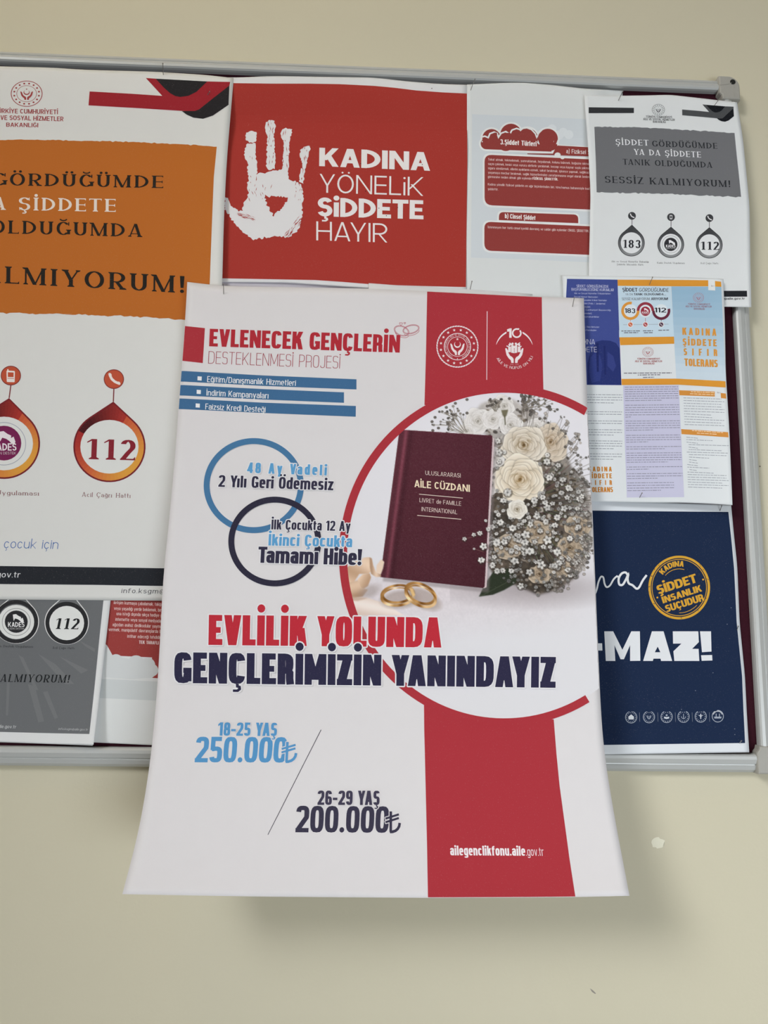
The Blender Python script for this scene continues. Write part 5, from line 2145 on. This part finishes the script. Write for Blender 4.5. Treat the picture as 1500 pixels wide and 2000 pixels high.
area(R1([(20, 1205), (150, 1198), (250, 1230), (330, 1282), (360, 1300), (-10, 1300)]), satin((204, 184, 172), (224, 212, 204), .03, -.14, 1.0), 1, 3)
area(R1([(-10, 1200), (70, 1190), (150, 1200), (90, 1216), (10, 1212)]), (182, 156, 136), .8, 3)
# two gold rings
def gold_ring(cx, cy, rx, ry, wd, rot):
    disc(cx+5, cy+11, rx*1.1, (150, 134, 126), .6, 7, ry*.9, rot)
    sl_ = box_of(cx-rx-6, cy-rx-6, cx+rx+6, cy+rx+6)
    c, s_ = math.cos(rot), math.sin(rot)
    for dy, rin, ph, lo_, hi_ in ((0, .80, 2.2, (112, 72, 30), (206, 160, 100)), (6.0, .84, .4, (132, 86, 36), (244, 214, 168))):
        u = ((XX[sl_]-cx)*c+(YY[sl_]-cy-dy)*s_)
        v = (-(XX[sl_]-cx)*s_+(YY[sl_]-cy-dy)*c)
        d = np.sqrt((u/rx)**2+(v/ry)**2)
        d2 = np.sqrt((u/(rx*rin))**2+((v+dy*.2)/(ry*(rin-.04)))**2)
        m = np.clip((1-d)*ry+.5, 0, 1)*np.clip((d2-1)*ry*.8+.5, 0, 1)
        t = np.arctan2(v, u)
        g = (.5+.5*np.sin(3*t+ph))**1.6*.7+.3*(.5+.5*np.cos(7*t+ph))
        put(sl_, m, np.array(lo_)*(1-g[..., None])+np.array(hi_)*g[..., None])


gold_ring(777, 1160, 34, 19, 7, -.10)
gold_ring(821.5, 1159, 33.5, 20, 7, .42)
area([(800, 1150), (806, 1150), (811, 1162), (806, 1166)], (214, 178, 120), .9, 1)
IMG = np.clip(IMG, 0, 255)

a_, b_ = MP.inv(np.c_[XX.ravel(), YY.ravel()])
EC, ERX, ERY = (985.0, 1085.0), 307.0, 318.0
ok = (((XX-EC[0])/(ERX+5))**2+((YY-EC[1])/(ERY+5))**2 < 1).ravel() & (a_ < .9985) & (a_ > .01)
P = pt(MP.px(a_, b_), main_depth(a_, b_)+LAYER*1.5)-MP.base
idx = np.full(QH*QW, -1)
idx[ok] = np.arange(ok.sum())
g4 = idx.reshape(QH, QW)
qd = np.stack([g4[:-1, :-1], g4[1:, :-1], g4[1:, 1:], g4[:-1, 1:]], -1).reshape(-1, 4)
qd = qd[(qd >= 0).all(1)]
me = bpy.data.meshes.new('bouquet_picture')
me.vertices.add(int(ok.sum()))
me.vertices.foreach_set('co', P[ok].astype(np.float32).ravel())
me.loops.add(len(qd)*4)
me.loops.foreach_set('vertex_index', qd.astype(np.int32).ravel())
me.polygons.add(len(qd))
me.polygons.foreach_set('loop_start', np.arange(0, len(qd)*4, 4, dtype=np.int32))
me.update(calc_edges=True)
ca = me.color_attributes.new('Col', 'FLOAT_COLOR', 'POINT')
cc = np.ones((int(ok.sum()), 4), np.float32)
cc[:, :3] = ink(IMG.reshape(-1, 3)[ok])
ca.data.foreach_set('color', cc.ravel())
me.materials.append(INK)
picture = link('bouquet_picture', me, MP.root)
s = MP
q = Z(640, 740, 2.727)
for t, a, b, h, st, c in (('ULUSLARARASI', (520, 511), (708, 526), 8.2, SANS, (206, 190, 182)), ('AİLE CÜZDANI', (462, 576), (757, 602), 13.8, SANSB, (226, 206, 178)),
                          ('LIVRET de FAMILLE', (489, 656), (711, 676), 8.2, SANS, (206, 186, 180)), ('INTERNATIONAL', (500, 704), (690, 721), 8.2, SANS, (206, 186, 180))):
    p = Print(s, 'booklet_lettering', 2.5, picture)
    p.text(t, q(a), q(b), h, st, c)
    if t[0] == 'A':
        p.stroke(q([(487, 614), (720, 635)]), 1.2, (214, 196, 184))
    if t[:2] == 'IN':
        p.stroke(q([(477, 727), (711, 748)]), 1.2, (214, 196, 184))
    p.done()
# the red line round the circle, broken off at both ends on the right
p = Print(s, 'red_circle_line', 2.5)
E0 = math.degrees(math.acos((1152-985)/315.0))
p.ring((985, 1085), 315, 326, 16, MR, 59.5, 301.0, n=150)
p.done()
z = Z(740, 540, 3.409)
WI = (222, 212, 214)
p = Print(s, 'ministry_emblem', 2)
emblem(p, z((523, 467)), 40.5, 40.5, WI, False)
c = z((523, 467))
p.ring(c, 39.3, 39.3, .8, WI, n=60)
for i in range(48):
    t = 2*PI*i/48
    p.poly([(c[0]+38.6*math.cos(t), c[1]+38.6*math.sin(t)), (c[0]+41.2*math.cos(t+.05), c[1]+41.2*math.sin(t+.05)), (c[0]+41.2*math.cos(t+.10), c[1]+41.2*math.sin(t+.10)),
            (c[0]+38.6*math.cos(t+.05), c[1]+38.6*math.sin(t+.05))], WI)
arc_text(p, 'TÜRKİYE CUMHURİYETİ AİLE VE SOSYAL HİZMETLER BAKANLIĞI', c, 21.0, 4.2, SANS, (214, 190, 194), 246, -66)
p.ellipse((c[0], c[1]+23.5), 1, 1, WI, n=8)
p.done()
p = Print(s, 'divider_line', 2)
p.stroke(z([(721, 232), (718, 688)]), 1.5, (214, 190, 192))
p.done()
p = Print(s, 'anniversary_emblem', 2)
c = z((902, 480))
for i in range(40):
    t0, t1 = math.radians(12+i*3.9), math.radians(12+(i+1)*3.9)
    w0, w1 = 4.6*math.sin(PI*i/40)**.8+.3, 4.6*math.sin(PI*(i+1)/40)**.8+.3
    p.poly([(c[0]+(36.5-w0)*math.cos(t0), c[1]-(36.5-w0*.6)*math.sin(t0)), (c[0]+36.5*math.cos(t0), c[1]-36.5*math.sin(t0)), (c[0]+36.5*math.cos(t1), c[1]-36.5*math.sin(t1)),
            (c[0]+(36.5-w1)*math.cos(t1), c[1]-(36.5-w1*.6)*math.sin(t1))], WI)
p.poly(z([(852, 340), (952, 340), (962, 412), (846, 412)]), MR, LAYER*.4)
p.poly(z([(853, 352), (873, 345), (884, 345), (884, 408), (868, 408), (868, 366), (855, 368)]), WI, LAYER*.8)
o = z((918, 377))
p.ring(o, 8.0, 8.0, 3.0, WI, 70, 400, up=LAYER*.8)
p.poly(star(z((930, 350)), 2.4), WI, LAYER*.9)
hands(p, (c[0], c[1]+7), 27, WI)
for x, y, h in ((870, 470, 34), (890, 462, 46), (912, 462, 46), (934, 470, 34), (901, 486, 24)):
    f = z((x, y))
    p.ellipse((f[0], f[1]-4.2), 2.2, 2.4, WI, LAYER*.3, 12)
    p.poly([(f[0]-2.6, f[1]-1), (f[0]+2.6, f[1]-1), (f[0]+2.8, f[1]+h/3.4), (f[0]-2.8, f[1]+h/3.4)], WI, LAYER*.3)
for a, b in (((870, 470), (850, 462)), ((934, 470), (950, 464)), ((890, 460), (870, 442)), ((912, 460), (940, 440))):
    p.stroke([z(a), z(b)], 1.9, WI, up=LAYER*.3)
for x in (880, 901, 922):
    p.stroke(z([(x, 476), (x, 508)]), .7, MR, up=LAYER*.6)
arc_text(p, 'AİLE VE NÜFUS ON YILI', c, 40.0, 5.2, SANS, WI, 209, 336, inward=True)
p.text('2026 - 2035', z((874, 588)), z((930, 588)), 2.2, SANS, (206, 150, 156))
p.done()
# head lines
z = Z(340, 540, 3.571)
p = Print(s, 'red_square', 1)
p.poly(z([(60, 344), (215, 360), (208, 480), (200, 604), (40, 586)]), MR)
p.done()
p = Print(s, 'headline_lettering', 1)
p.text('EVLENECEK GENÇLERİN', (408.4, 676.4), (780.6, 688.8), 34.4, St(wx=.235, wy=.18, W=.57, xh=.77, n=3.6, sp=.06, seg=5, space=.25), (166, 44, 54))
p.done()
p = Print(s, 'thin_lettering', 1)
p.text('DESTEKLENMESİ PROJESİ', (406.4, 710), (663.6, 719.8), 24.2, THIN, (150, 62, 72))
p.done()
zr = Z(740, 540, 3.409)
p = Print(s, 'ring_sketch', 1)
for c, rx, ry, rot in ((zr((151, 362)), 15, 9.4, 20), (zr((214, 352)), 16.2, 8.4, -14)):
    for k in (0, 1.8):
        e = ell(c, rx-k, ry-k*.8, 36, rot)
        p.stroke(e, .7 if k else 1.0, (170, 84, 98), True)
    e = ell((c[0]+1, c[1]+4), rx*.96, ry*.9, 40, rot)
    p.stroke(e[1:20], .9, (170, 84, 98))
for x, y, r in ((147, 316, 3.2), (172, 311, 1.9)):
    c = zr((x, y))
    p.stroke([(c[0], c[1]+r), (c[0]-r, c[1]-r*.2), (c[0]-r*.6, c[1]-r*.9), (c[0], c[1]-r*.4), (c[0]+r*.6, c[1]-r*.9), (c[0]+r, c[1]-r*.2), (c[0], c[1]+r)], .8, (170, 84, 98))
p.done()
BL = (62, 101, 138)
for pts, sq, t, a, b in (([(30, 657), (620, 690), (1272, 717), (1272, 788), (620, 763), (25, 731)], (178, 711), 'Eğitim/Danışmanlık Hizmetleri', (230, 736), (848, 763)),
                         ([(25, 755), (620, 785), (1185, 808), (1185, 881), (620, 858), (20, 828)], (172, 805), 'İndirim Kampanyaları', (225, 830), (657, 852)),
                         ([(20, 849), (620, 880), (1268, 903), (1267, 978), (620, 952), (14, 923)], (165, 900), 'Faizsiz Kredi Desteği', (217, 927), (637, 948))):
    p = Print(s, 'blue_bar', 1)
    p.poly(z(pts), BL)
    bar = p.done()
    p = Print(s, 'white_bullet', 2, bar)
    x, y = sq
    p.poly(z([(x-14, y-15), (x+15, y-13), (x+14, y+15), (x-15, y+13)]), (222, 222, 224))
    p.done()
    p = Print(s, 'bar_lettering', 2, bar)
    p.text(t, z(a), z(b), 11.6, COND, (220, 224, 228))
    p.done()
LBL, DKC = (88, 148, 192), (50, 47, 66)
HALO = (214, 213, 215)
p = Print(s, 'blue_ring', 3)
p.ring((495.6, 948.4), 92, 87, 11.6, (68, 112, 150), n=90)
p.done()
p = Print(s, 'dark_ring', 4)
p.ring((536.7, 1057.6), 85, 81.8, 11.6, (46, 44, 60), n=90)
p.done()
z = Z(380, 830, 4.167)
for nm, t, a, b, h, st, c in (('blue_lettering', '48 Ay Vadeli', (426, 390), (1075, 411), 20.6, St(wx=.21, wy=.165, W=.5, xh=.77, n=3.2, sp=.20, seg=4, space=.26, xw=.46), LBL),
                              ('dark_lettering', '2 Yılı Geri Ödemesiz', (193, 503), (1128, 532), 23, BOLD, DKC),
                              ('dark_lettering', 'İlk Çocukta 12 Ay', (624, 850), (1268, 864), 19.4, BOLD, DKC),
                              ('blue_lettering', 'İkinci Çocukta', (600, 981), (1281, 995), 22.6, BOLD, LBL),
                              ('dark_lettering', 'Tamamı Hibe!', (515, 1121), (1357, 1142), 31.5, St(wx=.235, wy=.18, W=.56, xh=.76, n=3.4, sp=.05, seg=5, space=.24, xw=.54), DKC)):
    p = Print(s, nm, 6)
    p.text(t, z(a), z(b), h, st, c, halo=(HALO, 1.8))
    p.done()
p = Print(s, 'headline_lettering', 6)
p.text('EVLİLİK YOLUNDA', (407, 1259.6), (862, 1264.8), 58.8, BLACK, (176, 44, 56), halo=(HALO, 2.6))
p.done()
p = Print(s, 'headline_lettering', 7)
p.text('GENÇLERİMİZİN YANINDAYIZ', (340, 1334), (1085, 1343.4), 60.2, BLACK, (44, 42, 66), halo=(HALO, 2.6))
p.done()
z = Z(220, 1380, 2.5)
for nm, t, a, b, h, st, c in (('age_lettering', '18-25 YAŞ', (512, 142), (801, 144), 26, St(wx=.225, wy=.17, W=.54, n=3.3, sp=.07, seg=4, space=.27), (82, 140, 186)), ('age_lettering', '26-29 YAŞ', (1000, 480), (1303, 481), 28, St(wx=.225, wy=.17, W=.54, n=3.3, sp=.07, seg=4, space=.27), (62, 58, 76))):
    p = Print(s, nm, 5)
    p.text(t, z(a), z(b), h, st, c, halo=(PW, 1.6))
    p.done()
for t, a, b, la, h, c in (('250.000', (400, 272), (846, 274), (822, 900), 50, (82, 140, 186)), ('200.000', (892, 614), (1346, 617), (1332, 1408), 52, (56, 53, 70))):
    p = Print(s, 'amount_lettering', 1)
    p.text(t, z(a), z(b), h, HEAVY, c)
    p.text('₺', z((la[0], b[1]-1)), z((la[1], b[1])), h*.98, St(wx=.11, wy=.10, W=.66, n=2.2), c, halo=(PW, 1.6), up=LAYER*2)
    p.done()
p = Print(s, 'slanted_line', 1)
p.stroke(z([(1018, 113), (758, 626)]), 1.3, (70, 70, 78))
p.done()
z = Z(800, 1380, 3.26)
p = Print(s, 'address_lettering', 2)
p.text('ailegenclikfonu.aile', z((260, 947)), z((738, 950)), 19, BOLD, (224, 216, 218))
p.text('.gov.tr', z((743, 950)), z((855, 951)), 17, COND, (216, 196, 200))
p.done()
# ---------------------------------------------------------------- pins
STEEL = principled('pin_steel', lin((150, 148, 145)), .3, .5, .8)


def pin(p0, d0, p1, d1, label, rad=.00045):
    """a dressmaker's pin from where it enters the paper (p0, d0) to its head (p1, d1)"""
    A, B = pt([p0], d0)[0], pt([p1], d1)[0]
    o = tube('steel_pin', [(0, 0, 0), tuple((B-A)*.5), tuple(B-A)], rad, STEEL)
    bm = bmesh.new()
    bm.from_mesh(o.data)
    r = bmesh.ops.create_icosphere(bm, subdivisions=2, radius=rad*1.9)
    for v in r['verts']:
        v.co += Vector(B-A)
    bm.to_mesh(o.data)
    bm.free()
    o.location = A
    tag(o, label, 'pin', 'pins in the notices')


D = lambda sh, q: float(sh.depth(*sh.inv([q]))[0]) if sh else .012
SH = {}
for o_ in SHEETS:
    SH[o_.root.name.split('.')[0]] = o_
for sh, p0, p1, out, lab in (('orange_poster', (319, 147), (318, 124), .009, 'thin steel pin at the top edge of the orange poster'),
                             ('orange_poster', (405, 186), (409.5, 179), .003, 'short pin on the red ribbon of the orange poster'),
                             ('information_sheet', (919, 177), (927.6, 154.5), .010, 'leaning pin at the top left corner of the cloud heading sheet'),
                             ('white_notice', (1207.5, 197), (1216.6, 178), .010, 'leaning pin at the upper left of the white notice'),
                             ('white_notice', (1395, 206.5), (1402, 197), .008, 'pin beside the corner cap at the upper right of the white notice'),
                             ('wedding_poster', (437, 575), (436.4, 555), .009, 'upright pin at the top left corner of the wedding poster'),
                             ('wedding_poster', (1118, 599.5), (1121.5, 581.5), .009, 'pin at the top right corner of the wedding poster'),
                             ('red_poster', (917.5, 569), (921.8, 549.5), .012, 'leaning pin just above the red band of the wedding poster'),
                             ('brochure_print', (1268, 557), (1274.5, 541.5), .008, 'pin in the top orange band of the brochure print'),
                             ('brochure_print', (1249, 972), (1254, 963), .006, 'short pin at the foot of the lavender panel'),
                             ('navy_poster', (1406, 998), (1409.5, 988), .006, 'pin at the top right corner of the navy poster'),
                             ('navy_poster', (1439, 1231), (1442, 1223), .006, 'pin half way down the right edge of the navy poster'),
                             ('navy_poster', (1444, 1452), (1448, 1447), .005, 'pin at the bottom right corner of the navy poster')):
    S_ = SH[sh]
    d0 = D(S_, p0)
    pin(p0, d0-.0004, p1, d0+out, lab)
